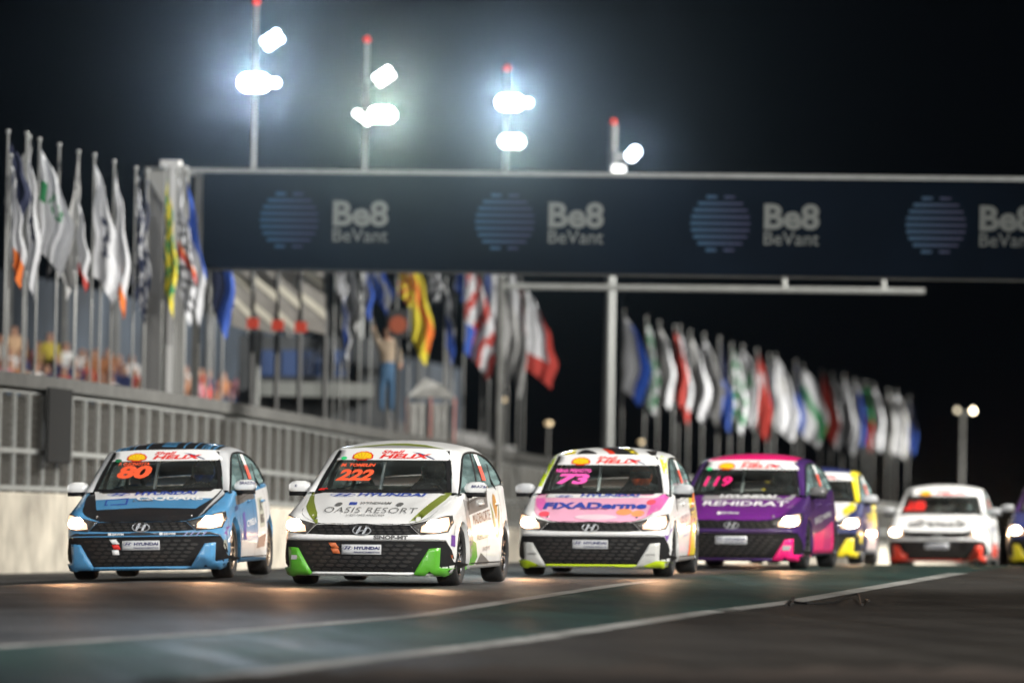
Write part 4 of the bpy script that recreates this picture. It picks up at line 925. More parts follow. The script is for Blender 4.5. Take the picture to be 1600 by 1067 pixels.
# ------------------------------------------------------------------ awning, control box, traffic light, tents behind the fence
def bp(x, y, off): return pwl(x, y, off)
aw = empty('awning'); tag(aw, 'pale striped awning sheets between dark posts under the banner', 'awning')
CAN = mat('canvas', (.20, .19, .175), .8, noise=.1, nscale=2); CANL = mat('canvas_light_stripe', (.46, .44, .37), .8)
for i, (xa, xb) in enumerate(((362, 392), (398, 432), (436, 468), (472, 508))):
    Y = 108; q = [pw(xa, 412, Y), pw(xb, 414, Y), pw(xb, 520 - 3 * (i == 0), Y - .8), pw(xa, 512 if i else 506, Y - .8)]
    v, f = [], []; n = 10
    for k in range(n):
        a0, a1 = k / n, (k + 1) / n; l0 = q[0].lerp(q[3], a0); l1 = q[0].lerp(q[3], a1); r0 = q[1].lerp(q[2], a0); r1 = q[1].lerp(q[2], a1)
    m = MB(); th = Vector((0, .03, .0)); m.add(q + [p + th for p in q], [(0, 1, 2, 3), (7, 6, 5, 4), (0, 4, 5, 1), (1, 5, 6, 2), (2, 6, 7, 3), (3, 7, 4, 0)])
    pn = link('canvas_panel', m.mesh('canvas_panel', [CAN]), aw)
    for s0 in ((.05 + .12 * i) % .4, (.05 + .12 * i) % .4 + .42):
        a, b, c, d = q[0].lerp(q[3], s0), q[1].lerp(q[2], min(1, s0 + .22)), q[1].lerp(q[2], min(1, s0 + .36)), q[0].lerp(q[3], s0 + .12)
        nrm = Vector((0, -.012, 0)); m = MB(); m.add([p + nrm for p in (a, b, c, d)], [(0, 1, 2, 3)]); link('light_stripe', m.mesh('light_stripe', [CANL]), pn)
for i, x in enumerate((395, 434, 470, 510)):
    a, b = pw(x, 410, 107.8), pw(x, 522, 107.0); m = MB(); m.tube(a, (b.x, b.y, gz(b.x, b.y)), .055, 6); pst = link('post', m.mesh('post', [mat('awning_post', (.03, .03, .03), .6)]), aw)
    if i < 3: p = pw(x, 503 + 3 * i, 106.8); m = MB(); m.box(p.x - .11, p.x + .11, p.y - .08, p.y + .08, p.z - .1, p.z + .1); link('red_foot', m.mesh('red_foot', [mat('red_bag', (.65, .06, .03), .6)]), pst)
cb = empty('control_booth'); tag(cb, 'dark glazed booth with bluish windows below the striped awning', 'booth')
a, b = pw(372, 596, 121), pw(600, 596, 121); t = pw(372, 522, 121)
m = MB(); m.box(a.x, b.x, 121, 125, gz(a.x, 121), t.z); link('wall', m.mesh('wall', [mat('booth_wall', (.05, .055, .06), .6, noise=.4, nscale=1)]), cb)
for x0, x1 in ((402, 436), (440, 474), (478, 502), (520, 548)):
    p, q = pw(x0, 585, 120.9), pw(x1, 545, 120.9); m = MB(); m.box(p.x, q.x, 120.93, 120.98, p.z, q.z); link('window', m.mesh('window', [mat('booth_glass', (.02, .05, .15), .25)]), cb)
p, q = pw(405, 616, 119.5), pw(582, 597, 119.5); m = MB(); m.box(p.x, q.x, 119.2, 120.9, p.z, q.z); link('ledge', m.mesh('ledge', [mat('ledge_grey', (.20, .21, .20), .7)]), cb)
p = pw(395, 610, 112); q = pw(405, 512, 112); m = MB(); m.tube((p.x, 112, gz(p.x, 112)), q, .07, 8); b_ = link('stay_pole', m.mesh('stay_pole', [STEEL])); tag(b_, 'pale slanted steel pole behind the fence below the large blue flag', 'pole')
p = pw(622, 505, 113); sg = empty('round_sign', p); tag(sg, 'round orange disc on a square black board beside the raised arm', 'sign')
m = MB(); m.box(-.19, .19, 0, .06, -.26, .30); m.tube((0, .05, -p.z + gz(p.x, 113)), (0, .05, 0), .04, 6); link('board', m.mesh('board', [mat('sign_black', (.012, .012, .012), .6)]), sg)
m = MB(); m.lathe([(.001, -.02), (.175, -.02), (.175, .0)], 24, 0, 'y'); link('disc', m.mesh('disc', [mat('orange_disc', (.24, .045, .012), .6)]), sg)
Y = 116; a, b, t = pw(636, 655, Y), pw(712, 655, Y), pw(674, 588, Y); gb_ = empty('gazebo', ((a.x + b.x) / 2, Y, gz(a.x, Y))); tag(gb_, 'pale sagging gazebo with red poles low behind the fence under the yellow flag', 'gazebo')
hz_ = t.z - gz(a.x, Y); r = (b.x - a.x) / 2; TW = mat('tent_white', (.26, .26, .25), .8, noise=.4, nscale=3); m = MB()
m.add([(-r, -r, hz_ * .90), (r, -r, hz_ * .90), (r, r, hz_ * .90), (-r, r, hz_ * .90), (-r * .3, 0, hz_), (r * .35, 0, hz_ * .97)], [(0, 1, 5, 4), (1, 2, 5), (2, 3, 4, 5), (3, 0, 4)]); link('canopy', m.mesh('canopy', [TW]), gb_)
for s0, s1 in ((-.95, -.12), (.02, .80)):
    rows = [[(r * (s0 + (s1 - s0) * k / 8), -r * .97 + .05 * math.sin(k * 2.1), z) for k in range(9)] for z in (.2, hz_ * .5, hz_ * .87)]; v, f = gridmesh(rows); link('side_sheet', mesh('side_sheet', v, f, [TW], None, True), gb_)
for sx in (-1, -.03, .95): m = MB(); m.tube((r * sx, -r, 0), (r * sx, -r, hz_ * .9), .025, 6); link('pole', m.mesh('pole', [mat('tent_pole', (.35, .08, .05), .5)]), gb_)
# ------------------------------------------------------------------ people
SKIN = mat('skin', (.36, .19, .12), .6)
def person_mesh(name, seated, arm_up=False):
    if seated: J = {'pelvis': ((0, 0, .50), .15), 'chest': ((0, 0, .86), (.19, .12)), 'neck': ((0, -.01, 1.04), .055), 'head': ((0, -.02, 1.16), .105), 'crown': ((0, -.01, 1.24), .08), 'ls': ((.19, 0, .93), .06), 'le': ((.24, -.08, .70), .045), 'lh': ((.12, -.30, .60), .04), 'rs': ((-.19, 0, .93), .06), 're': ((-.24, -.08, .70), .045), 'rh': ((-.12, -.30, .60), .04),
         'lk': ((.12, -.45, .50), .075), 'lf': ((.12, -.45, .10), .05), 'lt': ((.12, -.60, .06), .045), 'rk': ((-.12, -.45, .50), .075), 'rf': ((-.12, -.45, .10), .05), 'rt': ((-.12, -.60, .06), .045)}
    else: J = {'pelvis': ((0, 0, .93), .15), 'chest': ((0, 0, 1.28), (.19, .12)), 'neck': ((0, -.01, 1.47), .055), 'head': ((0, -.02, 1.60), .105), 'crown': ((0, -.01, 1.68), .08), 'ls': ((.19, 0, 1.38), .06), 'le': ((.26, 0, 1.10), .045), 'lh': ((.25, -.10, .86), .04), 'rs': ((-.19, 0, 1.38), .06), 're': ((-.26, 0, 1.10), .045) if not arm_up else ((-.28, -.05, 1.62), .05), 'rh': ((-.25, -.10, .86), .04) if not arm_up else ((-.36, -.05, 1.92), .045),
         'lk': ((.10, 0, .50), .075), 'lf': ((.10, 0, .09), .05), 'lt': ((.10, -.14, .05), .045), 'rk': ((-.10, 0, .50), .075), 'rf': ((-.10, 0, .09), .05), 'rt': ((-.10, -.14, .05), .045)}
    E = [('pelvis', 'chest'), ('chest', 'neck'), ('neck', 'head'), ('head', 'crown'), ('chest', 'ls'), ('ls', 'le'), ('le', 'lh'), ('chest', 'rs'), ('rs', 're'), ('re', 'rh'), ('pelvis', 'lk'), ('lk', 'lf'), ('lf', 'lt'), ('pelvis', 'rk'), ('rk', 'rf'), ('rf', 'rt')]
    me = skin_mesh(name, J, E, 1); zc = 1.02 if seated else 1.45; zl = .62 if seated else .95
    for _ in range(4): me.materials.append(None)
    for p in me.polygons:
        c = p.center; k = 1
        if c.z > zc + .16 and c.y > -.03 or c.z > zc + .24: k = 3
        elif c.z > zc and abs(c.x) < .16: k = 0
        elif (seated and c.y < -.24 and abs(c.x) < .2 and c.z > .55) or (not seated and abs(c.x) > .2 and (c.z < 1.0 or c.z > 1.66)): k = 0
        elif c.z < zl and abs(c.x) < .22: k = 2
        p.material_index = k
    return me
PSIT, PSTD, PARM = person_mesh('person_seated', True), person_mesh('person_standing', False), person_mesh('person_arm', False, True)
HAIR = mat('hair', (.02, .015, .01), .7)
def cloth_m(n): return mat('cloth_' + n, {'white': (.62, .62, .62), 'orange': (.30, .12, .05), 'navy': (.02, .03, .10), 'yellow': (.4, .32, .04), 'red': (.45, .04, .03), 'black': (.02, .02, .02), 'tan': (.46, .30, .18), 'pink': (.35, .15, .18), 'jeans': (.035, .09, .17), 'beige': (.26, .20, .14)}[n], .8)
def person(me, loc, top, leg, label, grp, rzv=0, hair=HAIR):
    o = link('person', me); o.location = loc; o.rotation_euler = (0, 0, rzv)
    for i, m in enumerate((SKIN, cloth_m(top), cloth_m(leg), hair)): o.material_slots[i].link = 'OBJECT'; o.material_slots[i].material = m
    tag(o, label, 'person', grp); return o
tops = ['white', 'orange', 'navy', 'red', 'tan', 'black', 'white', 'pink', 'orange', 'navy']
random.seed(11)
for ri, (off, z) in enumerate(rowsz[:3]):
    cnt_ = 0
    for px in range(4, 350, 17):
        if random.random() < .2: continue
        x = px + random.uniform(-6, 6); Y = wallY(x, off + .25); X = (x - 800) * Y / FP; u_, l_ = ul(X, Y); t = random.choice(tops)
        person(PSIT, (X, Y, gzul(u_, WL) + z - .30), t, random.choice(['black', 'jeans', 'beige']), 'spectator in %s %s top, %s from left in the %s row of the stand' % ('an' if t == 'orange' else 'a', t, ORD[cnt_], ('front', 'middle', 'back')[ri]), 'spectators in the stand', rz + random.uniform(-.5, .9)); cnt_ += 1
p = pw(603, 655, 114); person(PARM, (p.x, 114, pw(603, 640, 114).z - .02), 'beige', 'jeans', 'standing man in blue jeans with one arm raised beside the round orange sign', 'people behind the fence', .2)
plat = strip_box(104, 122, 3, WL - 5, WL - .5, 1.2, 1.45)
for i, (x, yh, t) in enumerate(((78, 520, 'yellow'), (103, 535, 'white'), (150, 545, 'orange'), (168, 545, 'orange'), (22, 510, 'tan'), (205, 555, 'white'), (305, 585, 'pink'), (375, 580, 'pink'))):
    Y = wallY(x, 13.); h = pw(x, yh, Y); person(PSTD, (h.x, Y, h.z - 1.70 * .97), t, 'navy' if i % 2 else 'black', ['man in a yellow top standing behind the fence near the left edge', 'person in bright white behind the fence, right of the yellow top', 'left of two people in orange tops side by side behind the fence', 'right of two people in orange tops side by side behind the fence', 'tan shirted person behind the fence at the far left', 'white shirted person just left of the grey gantry column', 'pink topped person right of the gantry column behind the fence', 'pink topped person under the large dark blue flag'][i], 'people behind the fence', .3)
# bent black wire on the tarmac
pts = [pg(x, y) for x, y in ((1228, 944), (1240, 936), (1236, 944), (1234, 939), (1262, 942), (1300, 941), (1322, 937), (1336, 933), (1342, 934), (1347, 944), (1352, 937), (1357, 943), (1353, 936))]
ctr = pts[5].copy(); q = [p - ctr + Vector((0, 0, .012 + (.03 if i in (1, 6, 7, 8, 11) else 0))) for i, p in enumerate(pts)]
m = MB(); m.path(cr([tuple(v) for v in q], 4), .009, 6); o = link('loose_wire', m.mesh('loose_wire', [mat('wire_black', (.008, .008, .008), .6)])); o.location = ctr; tag(o, 'thin bent black wire lying on the dark tarmac beside the white line', 'wire')
# ================================================================== LIVERIES
WHT = paint('white', (.84, .84, .84)); BLKP = paint('black', (.018, .018, .02), .42); SKY = paint('sky_blue', (.085, .29, .54)); OLV = paint('olive', (.21, .26, .035)); GRN = paint('green', (.10, .40, .03)); LIME = paint('lime', (.62, .80, .02))
PNK = paint('pink', (.86, .42, .58)); HPK = paint('hot_pink', (.95, .012, .20)); MAG = paint('magenta', (.85, .16, .50)); PUR = paint('purple', (.15, .02, .22)); DPU = paint('dark_purple', (.055, .018, .12)); NAV = paint('navy', (.02, .03, .13)); YEL = paint('yellow', (.88, .70, .02)); REDP = paint('red', (.80, .05, .02)); GRY = paint('grey', (.16, .16, .16)); SIL = paint('silver', (.55, .56, .58)); DGR = paint('smoke', (.35, .35, .36))
def prn(n, c, r=.5): return mat('print_' + n, c, r)
NVP = mat('navy_print', (.02, .025, .12), .5); WHP = prn('white', (.8, .8, .8)); ORP = prn('orange', (1, .12, .04), .6); PKP = prn('pink', (.95, .12, .50), .6); HPP = prn('hotpink', (1, .02, .22), .6); GYP = prn('grey', (.12, .12, .12)); BUP = prn('blue', (.02, .06, .35)); PUP = prn('purple', (.16, .05, .30)); RDP = mat('red_print', (.72, .025, .02), .5)
RDK = mat('rim_dark', (.07, .07, .075), .35, .8); RBZ = mat('rim_bronze', (.45, .36, .28), .35, .8)
SUIT = mat('race_suit', (.012, .012, .014), .8)
HELM = lambda n, c: mat('helmet_' + n, c, .25, 0, .7)
def car_at(px, py_, s): xl, _ = lev(px, py_); Y = FP / s; return (xl - 800) * Y / FP, Y
cid = [0]
def V(car, vf, m, name='vinyl_wrap'):
    cid[0] += 1; me = mesh('%s' % name, vf[0], vf[1], None, None, True); me.materials.append(None); return link(name, me, car, m)
def LTR(car, vf, m): return V(car, vf, m, 'lettering')
def common_side(car):
    V(car, P([(2.42, 1.315), (2.62, 1.315), (2.66, 1.20), (2.47, 1.20)], 'side', .012, .06), WHP, 'number_panel'); V(car, P([(2.47, 1.20), (2.66, 1.20), (2.72, 1.05), (2.52, 1.05)], 'side', .012, .06), prn('salmon', (.85, .12, .08)), 'number_panel')
# ---------------- car 222
X, Y = car_at(565, 917, 156.5)
c = dict(strap=(prn('rust', (.6, .15, .05)), prn('rust', (.6, .15, .05))), body=WHT, hood=WHT, roof=WHT, pillar=WHT, lip=WHT, fin=GRN, mirror=WHT, rim=RDK, suit=SUIT, helmet=HELM('black', (.02, .02, .02)), driver_label='helmeted driver inside the white and green number 222 car')
car = build_car('race_car', 'white hatchback race car with green bumper fins and orange number 222', X, Y, R(9.8), c)
t = T222
V(car, P(t.F((843, 600), (890, 540), (960, 483), (1062, 416), (1108, 418), (1062, 462), (960, 535), (880, 600)), 'front', .0025, .04), OLV); V(car, P(t.F((238, 402), (240, 460), (262, 530), (300, 598), (252, 596), (212, 545), (192, 490), (212, 430)), 'front', .0025, .04), OLV)
V(car, P([(-.50, 1.366), (-.3, 1.395), (-.05, 1.418), (.1, 1.42), (.3, 1.405), (.52, 1.362), (.3, 1.385), (.1, 1.398), (-.1, 1.398), (-.3, 1.38)], 'front', .0025, .03), OLV)
V(car, P([(-.3, 1.378), (-.1, 1.396), (.1, 1.396), (.3, 1.383), (.42, 1.37), (.2, 1.372), (-.2, 1.372)], 'front', .0035, .03), DGR)
a = lambda *k, m=NVP, **q: LTR(car, tf(*k, **q), m)
a('HYUNDAI', 512, 932, (432, 441), 414, m=BUP, shear=.1, bold=.04); LTR(car, flat_emblem(t.f(332, 434), t.f(492, 436), .034), BUP)
a('WYNDHAM', 525, 718, (484, 487), 470, m=GYP); V(car, P(t.F((458, 486), (505, 487), (512, 470), (465, 469)), 'front', .004, .1), BUP, 'emblem')
a('OASIS RESORT', 300, 870, (532, 545), 499, m=GYP, bold=-.012, space=1.05); a('LUZES PARIS AMAZONIA', 440, 678, (556, 560), 545, m=GYP, bold=0)
for x, y in ((396, 484), (776, 489)): p = t.f(x, y); V(car, P(ell(p[0], p[1], .035, .018, 14), 'front', .008, .1), GYP, 'hood_vent')
LTR(car, tf('SINOP-MT', 615, 825, 697, 673, bold=.05, off=.026), GYP)
a('M. TOMELIN', 402, 620, 246, 226, m=ORP, shear=.25, bold=.04); a('222', 368, 600, 334, 262, m=ORP, shear=.3, bold=.045)
p = t.f(423, 193); V(car, P(ell(p[0], p[1], .032, .017, 16), 'front', .008, .05), prn('green', (.02, .65, .2)), 'sticker'); V(car, P(t.F((262, 392), (326, 391), (320, 379), (275, 381)), 'front', .004, .1), RDP, 'sticker')
V(car, P([(.33, .40), (.45, .39), (.46, .50), (.34, .51)], 'side', .004, .1), PUP, 'sticker'); V(car, P([(-.715, .26), (-.655, .26), (-.65, .30), (-.71, .30)], 'front', .033, .1), prn('pale', (.6, .55, .6)), 'sticker')
LTR(car, tf('BRAZZO', 1226, 1342, (387, 389), 370, shear=.1, bold=.03, off=.0045), NVP); LTR(car, tf('BRAZZO', 118, 205, (368, 371), 352, shear=.1, bold=.03, off=.0045), NVP)
LTR(car, tf('BANCO', 1102, 1140, (820, 822), 800, off=.0045), prn('rust', (.6, .15, .05)))
common_side(car); s = Tr(-348, 1053, 726, .196)
V(car, P([(1.24, .70), (2.42, .78), (2.42, .895), (1.7, .875), (1.26, .84)], 'side', .0025, .06), GRY); V(car, P([(1.05, .86), (1.24, .84), (1.24, .70), (1.42, .48), (1.30, .22), (1.20, .42), (1.08, .66)], 'side', .0035, .05), DGR)
V(car, P([(1.24, .20), (1.30, .46), (1.58, .42), (1.66, .28), (1.5, .20)], 'side', .0035, .05), GRN); V(car, P([(1.62, .20), (1.85, .32), (2.4, .22), (2.3, .20)], 'side', .00255, .05), GRY)
LTR(car, T('MADENORTE', (1.46, .60), (2.48, .655), .105, 0, .0, 'side', .0045), prn('brown', (.16, .07, .03))); LTR(car, T('AGRICOLA', (1.62, .44), (2.32, .475), .075, 0, 0, 'side', .0045), prn('sage', (.15, .2, .08))); LTR(car, T('SINOP-MT', (1.95, .335), (2.4, .35), .04, 0, 0, 'side', .0045), GYP); LTR(car, T('MADEIREIRA', (1.75, .815), (2.2, .83), .035, 0, 0, 'side', .0045), WHP)
V(car, P([(2.55, .84), (2.68, .72), (2.86, .50), (2.84, .46), (2.72, .50), (2.60, .66)], 'side', .0035, .06), OLV); V(car, P([(3.06, .82), (3.04, .68), (2.98, .54), (2.90, .46), (2.88, .52), (2.93, .68)], 'side', .0035, .06), OLV); V(car, P([(2.80, .66), (2.84, .66), (2.96, .80), (2.88, .90), (2.78, .92), (2.70, .82)], 'side', .0035, .06), prn('ochre', (.42, .20, .03)))
# ---------------- car 80
X, Y = car_at(80 + 597 / 4.21, 904, 148)
c = dict(strap=(WHP, RDP, WHP), body=SKY, hood=BLKP, roof=BLKP, pillar=SIL, lip=SKY, fin=SKY, strip=BLKP, mirror=WHT, rim=RBZ, suit=SUIT, helmet=HELM('blue', (.01, .03, .14)), driver_label='driver with a blue helmet inside the blue and black number 80 car')
car = build_car('race_car', 'black and sky blue hatchback race car with orange number 80', X, Y, R(6.1), c)
t = Tr(597, 985, 623, .171)
V(car, P(t.F((292, 403), (1132, 410), (1068, 470), (700, 452), (300, 457)), 'front', .0025, .04), WHT); V(car, P(t.F((300, 457), (700, 452), (1068, 470), (955, 534), (640, 518), (308, 524)), 'front', .00252, .04), SKY)
V(car, P(t.F((1140, 412), (1150, 440), (1010, 560), (965, 590), (1010, 545)), 'front', .0025, .05), SIL)
a = lambda *k, m=NVP, **q: LTR(car, tf(*k, tr=t, **q), m)
a('HYUNDAI', 556, 962, (437, 442), 415, m=BUP, shear=.1, bold=.04); LTR(car, flat_emblem(t.f(374, 436), t.f(522, 440), .034), BUP)
a('CSQUARE', 562, 1000, (474, 484), 446, m=WHP, bold=.04); a('LYRA', 545, 680, (478, 480), 466, m=GYP)
V(car, join(*[P(t.F(*q), 'front', .0045, .08) for q in (((358, 497), (505, 495), (506, 489), (362, 491)), ((372, 459), (380, 459), (368, 495), (358, 497)), ((372, 459), (518, 452), (517, 458), (374, 464)), ((508, 453), (520, 452), (506, 495), (494, 495)))]), BUP, 'emblem')
V(car, P([(-.80, .452), (.80, .452), (.70, .462), (-.70, .462)], 'front', .024, .05), SKY); V(car, P([(-.66, .487), (-.10, .487), (-.10, .496), (-.66, .496)], 'front', .024, .05), SKY); V(car, P([(.10, .487), (.66, .487), (.66, .496), (.10, .496)], 'front', .024, .05), SKY)
LTR(car, T('BRWM', (-.30, .466), (-.18, .466), .022, 0, .03, 'front', .026), WHP); LTR(car, T('BRWM', (.24, .466), (.36, .466), .022, 0, .03, 'front', .026), WHP)
for x in (-.345, .195): V(car, P([(x, .466), (x + .035, .466), (x + .035, .492), (x, .492)], 'front', .026, .1), WHP, 'emblem')
for k in range(4): V(car, P([(.44 + k * .06, .455), (.455 + k * .06, .455), (.495 + k * .06, .495), (.48 + k * .06, .495)], 'front', .026, .1), prn('lavender', (.25, .28, .55)), 'stripe')
a('F. CUCINOTTA', 452, 655, 236, 216, m=ORP, shear=.2, bold=.03); a('80', 436, 662, 322, 236, m=ORP, shear=.2, bold=.05)
p = t.f(452, 203); V(car, P(ell(p[0], p[1], .038, .019, 16), 'front', .008, .05), prn('dgreen', (.01, .16, .06)), 'sticker')
LTR(car, tf('BRAZZO', 1252, 1355, (382, 384), 364, shear=.1, bold=.03, off=.0045, tr=t), NVP)
for x0, w in ((-.55, .05), (-.48, .012), (-.455, .02), (-.42, .012), (-.36, .015), (-.22, .018), (.18, .018), (.30, .018), (.38, .015), (.415, .012), (.44, .03), (.50, .03)): V(car, P([(x0, 1.66), (x0 + w, 1.66), (x0 + w, 3.3), (x0, 3.3)], 'top', .004, .05), SKY, 'roof_stripe')
for k in range(6): V(car, P([(-.06, 1.72 + .1 * k), (.10, 1.70 + .1 * k), (.10, 1.76 + .1 * k), (-.06, 1.78 + .1 * k)], 'top', .004, .05), SKY, 'roof_stripe')
common_side(car)
V(car, P([(1.10, .765), (2.45, .84), (2.45, .925), (1.7, .905), (1.12, .86)], 'side', .0025, .06), GRY); V(car, P([(2.43, .30), (2.52, .92), (3.66, .98), (3.78, .72), (3.62, .66), (3.36, .665), (3.10, .58), (3.0, .30)], 'side', .0025, .06), WHT); V(car, P([(1.25, .22), (1.2, .40), (2.43, .36), (3.0, .36), (3.0, .20)], 'side', .00255, .06), WHT)
V(car, P([(1.45, .40), (1.62, .40), (1.62, .70), (1.45, .68)], 'side', .004, .1), prn('indigo', (.06, .06, .30)), 'emblem'); LTR(car, T('CYRELA', (1.70, .53), (2.35, .57), .07, .1, .02, 'side', .0045), WHP)
V(car, P([(2.62, .52), (2.98, .54), (2.98, .86), (2.62, .84)], 'side', .004, .1), prn('khaki', (.40, .42, .36)), 'sticker'); LTR(car, T('A', (2.70, .70), (2.88, .71), .13, 0, .02, 'side', .008), GYP); LTR(car, T('BG', (2.68, .57), (2.92, .58), .10, 0, .04, 'side', .008), GYP)
V(car, P([(2.3, .30), (2.5, .42), (3.0, .46), (2.9, .32)], 'side', .004, .1), prn('tan', (.30, .2, .16)), 'sticker'); V(car, P(t.F((1150, 660), (1190, 650), (1200, 700), (1160, 715)), 'front', .004, .1), PUP, 'sticker'); V(car, P(t.F((1155, 745), (1195, 740), (1195, 800), (1160, 805)), 'front', .004, .1), prn('khaki', (.4, .42, .36)), 'sticker')
LTR(car, T('BOSCH', (.96, .70), (1.2, .72), .05, .1, .03, 'side', .0045), NVP)
# ---------------- car 73
X, Y = car_at(922, 897, 138.6)
c = dict(body=WHT, hood=PNK, roof=WHT, pillar=WHT, lip=LIME, fin=paint('pearl', (.55, .55, .53)), mirror=SIL, rim=RDK, suit=SUIT, helmet=HELM('orange', (.7, .10, .02)), driver_label='driver with an orange helmet inside the pink hooded number 73 car')
car = build_car('race_car', 'white hatchback race car with pink hood, lime lip and pink number 73', X, Y, R(7.6), c)
t = Tr(528, 905, 554, .118)
V(car, P(t.F((244, 394), (985, 398), (940, 424), (600, 424), (250, 416)), 'front', .0025, .04), WHT); V(car, P(t.F((905, 440), (990, 400), (1018, 425), (960, 500), (880, 535), (900, 480)), 'front', .00252, .04), MAG); V(car, P(t.F((198, 400), (232, 396), (250, 440), (222, 500), (192, 470), (185, 430)), 'front', .00252, .04), MAG)
for q in (((735, 510), .09), ((820, 520), .075)): p = t.f(*q[0]); V(car, P(ell(p[0], p[1], q[1], .036, 16), 'front', .00255, .05), prn('peach', (.9, .30, .12)))
for q in (((240, 517), .06), ((905, 452), .05)): p = t.f(*q[0]); V(car, P(ell(p[0], p[1], q[1], .03, 16), 'front', .0035, .05), prn('rose', (.75, .08, .12)))
p = t.f(560, 540); V(car, P(ell(p[0], p[1], .24, .03, 20), 'front', .0038, .05), paint('pale_pink', (.80, .62, .70)))
a = lambda *k, m=NVP, **q: LTR(car, tf(*k, tr=t, **q), m)
a('HYUNDAI', 462, 830, (415, 420), 399, m=BUP, shear=.1, bold=.04); LTR(car, flat_emblem(t.f(305, 418), t.f(415, 419), .028), BUP); a('FIXADerme', 232, 870, (488, 494), 448, m=BUP, bold=.04); a('eurofarma', 462, 636, (493, 495), 482, m=prn('plum', (.25, .08, .25)))
a('NINA PEIXOTO', 308, 528, 260, 238, m=PKP, bold=.04); a('73', 310, 512, 334, 268, m=PKP, shear=.2, bold=.05)
for sg_ in (1, -1):
    q = [(.70, .188), (.735, .192), (.813, .182), (.820, .117), (.70, .10), (.56, .097), (.53, .118)]; q = q if sg_ > 0 else mir(q); V(car, P(q, 'front', .034, .045), LIME)
LTR(car, T('ORTHO', (.60, .24), (.70, .242), .02, 0, .03, 'front', .034), GYP); LTR(car, T('ORTHO', (-.70, .24), (-.60, .242), .02, 0, .03, 'front', .034), GYP)
vl = [(.60, 1.14), (.648, 1.14), (.615, 1.31), (.585, 1.34), (.575, 1.30)]; V(car, P([(.672, 1.15), (.705, 1.15), (.66, 1.33), (.60, 1.36), (.592, 1.33)], 'front', .0025, .03), LIME); V(car, P(mir([(.70, 1.0), (.74, 1.0), (.66, 1.33), (.60, 1.36), (.592, 1.32)]), 'front', .0025, .03), LIME)
for pts, m_ in ((((-.50, 1.68), (-.38, 1.68), (-.42, 2.3), (-.52, 2.1)), YEL), (((-.36, 1.66), (-.12, 1.64), (-.30, 1.95)), BLKP), (((-.22, 2.2), (.10, 1.63), (.36, 1.63), (.10, 2.4)), BLKP), (((-.10, 1.9), (.02, 1.63), (.09, 1.63), (-.04, 2.0)), REDP), (((.06, 2.2), (.28, 1.63), (.36, 1.63), (.14, 2.3)), YEL), (((.40, 1.9), (.50, 1.66), (.55, 1.68), (.50, 2.3)), BLKP)): V(car, P(list(pts), 'top', .003, .08), m_)
common_side(car)
V(car, P([(2.35, .22), (2.62, .55), (2.75, .98), (3.60, 1.0), (3.80, .74), (3.66, .70), (3.36, .66), (3.08, .55), (3.0, .22)], 'side', .0025, .06), YEL); V(car, P([(2.30, .22), (2.50, .22), (2.70, .50), (3.45, .93), (3.6, .97), (3.3, .97), (2.60, .62)], 'side', .0035, .06), prn('orange2', (.75, .12, .03)))
V(car, P([(2.66, .575), (3.25, .61), (3.25, .79), (2.66, .76)], 'side', .004, .1), BLKP); LTR(car, T('TOTO', (2.72, .63), (3.18, .655), .09, 0, .03, 'side', .008), YEL); LTR(car, T('HELISUL', (1.46, .52), (2.56, .575), .14, 0, .0, 'side', .0045), NVP)
LTR(car, T('aviacao', (1.7, .43), (2.4, .46), .05, 0, 0, 'side', .0045), prn('lightblue', (.2, .35, .6))); V(car, P(t.F((985, 655), (1040, 610), (1050, 660), (1000, 695)), 'front', .004, .1), PUP, 'sticker')
# ---------------- car 119
X, Y = car_at(1142, 882, 124)
c = dict(body=DPU, hood=PUR, roof=HPK, pillar=DPU, lip=DPU, fin=HPK, mirror=GRY, rim=RDK, suit=SUIT, helmet=HELM('dark', (.03, .03, .04)), driver_label='dark helmeted driver inside the purple and pink number 119 car')
car = build_car('race_car', 'purple hatchback race car with hot pink roof and number 119', X, Y, R(11.0), c)
t = Tr(192, 655, 381, .161)
V(car, P(t.F((62, 300), (508, 306), (480, 332), (300, 326), (50, 326)), 'front', .0025, .04), DGR)
a = lambda *k, m=NVP, **q: LTR(car, tf(*k, tr=t, **q), m)
a('HYUNDAI', 135, 405, (317, 322), 303, m=WHP, shear=.1, bold=.04); a('REHIDRAT', 55, 455, (354, 362), 332, m=WHP, bold=.02); a('Eurofarma', 148, 228, (394, 396), 384, m=WHP); p = t.f(135, 390); V(car, P(ell(p[0], p[1], .03, .016, 12), 'front', .004, .1), WHP, 'emblem')
a('119', 58, 192, 260, 214, m=HPP, shear=.2, bold=.02); p = t.f(90, 178); V(car, P(ell(p[0], p[1], .034, .019, 16), 'front', .008, .05), prn('green', (.02, .65, .2)), 'sticker')
common_side(car)
V(car, P([(1.25, .20), (1.22, .44), (1.9, .47), (2.2, .50), (3.05, .60), (3.0, .20)], 'side', .0025, .06), HPK); 
for k in range(4): V(car, P([(2.2 + .17 * k, .24), (2.26 + .17 * k, .24), (2.42 + .17 * k, .56), (2.36 + .17 * k, .56)], 'side', .004, .1), PUR, 'stripe')
LTR(car, T('BANCO', (1.4, .56), (2.1, .60), .08, 0, .02, 'side', .0045), SIL); LTR(car, T('MAPFRE', (2.2, .62), (2.95, .66), .07, 0, .02, 'side', .0045), SIL); V(car, P([(.62, .24), (.70, .24), (.72, .30), (.63, .30)], 'front', .036, .1), DGR, 'sticker')
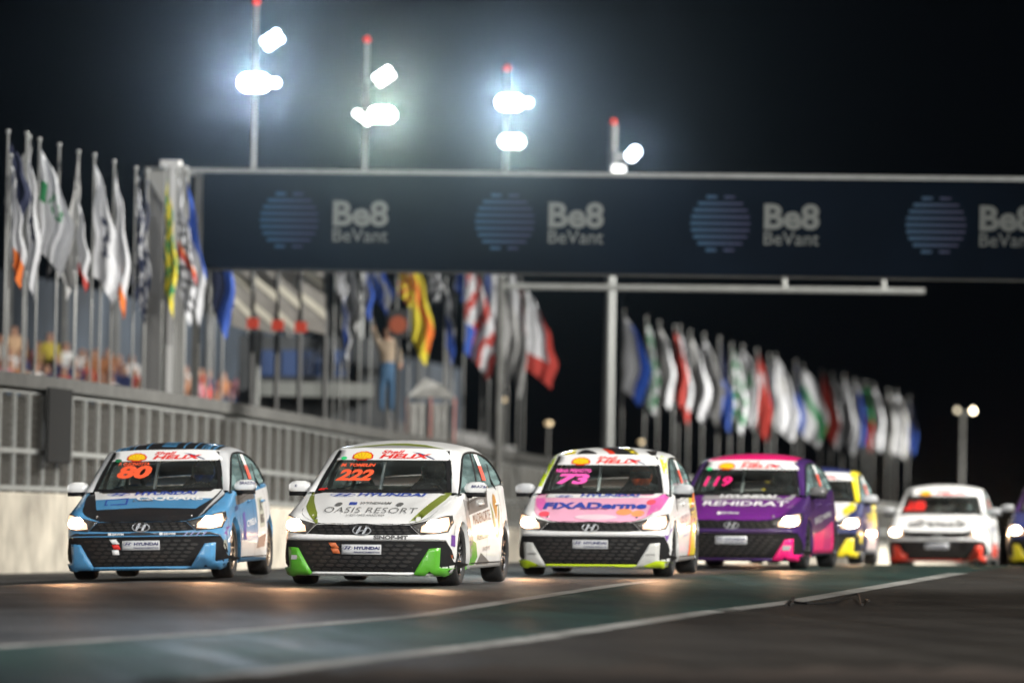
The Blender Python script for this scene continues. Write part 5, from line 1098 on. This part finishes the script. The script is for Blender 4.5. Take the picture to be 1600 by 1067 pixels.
# ---------------- yellow and blue car
X, Y = car_at(1251, 876, 105.5)
c = dict(body=NAV, hood=WHT, roof=NAV, pillar=YEL, lip=NAV, fin=YEL, mirror=SIL, rim=RDK, suit=SUIT, helmet=HELM('dark', (.03, .03, .04)), driver_label='driver inside the navy and yellow car half hidden behind the purple one')
car = build_car('race_car', 'navy and yellow hatchback race car half hidden behind the purple one', X, Y, R(8.3), c)
V(car, P([(.55, .80), (.66, .92), (.72, .90), (.74, .80), (.62, .70)], 'front', .0035, .05), YEL); LTR(car, T('TIBE', (1.5, .62), (2.4, .66), .12, 0, .03, 'side', .0045), YEL); V(car, P([(1.25, .2), (1.5, .38), (2.9, .40), (3.0, .2)], 'side', .0025, .06), SIL); V(car, P([(2.5, .5), (2.6, .94), (3.5, .98), (3.1, .58)], 'side', .0025, .06), YEL)
V(car, P([(.80, .30), (.855, .30), (.855, .50), (.81, .50)], 'front', .0025, .05), YEL); common_side(car)
# ---------------- car 28
X, Y = car_at(1463, 884, 91)
c = dict(body=WHT, hood=WHT, roof=WHT, pillar=WHT, lip=REDP, fin=REDP, mirror=SIL, rim=RDK, suit=SUIT, helmet=HELM('white', (.6, .6, .6)), driver_label='driver inside the white and red number 28 car farther back')
car = build_car('race_car', 'white hatchback race car with red bumper and red number 28, farther back', X, Y, R(8.0), c)
t = Tr(1178, 661, 280, .105); a = lambda *k, m=NVP, **q: LTR(car, tf(*k, tr=t, **q), m)
a('28', 1030, 1135, 384, 338, m=RDP, bold=.05); a('drouls', 1040, 1320, (470, 474), 428, m=GYP, shear=.3, bold=.05); V(car, P([(-.85, .20), (-.50, .25), (-.50, .15), (-.85, .14)], 'front', .008, .05), REDP)
LTR(car, T('BANCO', (1.5, .62), (2.4, .66), .1, 0, .03, 'side', .0045), NVP); V(car, P([(1.25, .2), (1.5, .42), (2.9, .46), (3.0, .2)], 'side', .0025, .06), REDP); common_side(car)
# ---------------- car cut by the right edge
X, Y = car_at(1654, 886, 95)
c = dict(body=NAV, hood=NAV, roof=YEL, pillar=DPU, lip=YEL, fin=YEL, mirror=SIL, rim=RDK, suit=SUIT, helmet=HELM('dark', (.03, .03, .04)), driver_label='driver inside the dark car cut by the right edge')
car = build_car('race_car', 'dark blue race car cut off by the right edge, one headlight in view', X, Y, R(8.0), c)
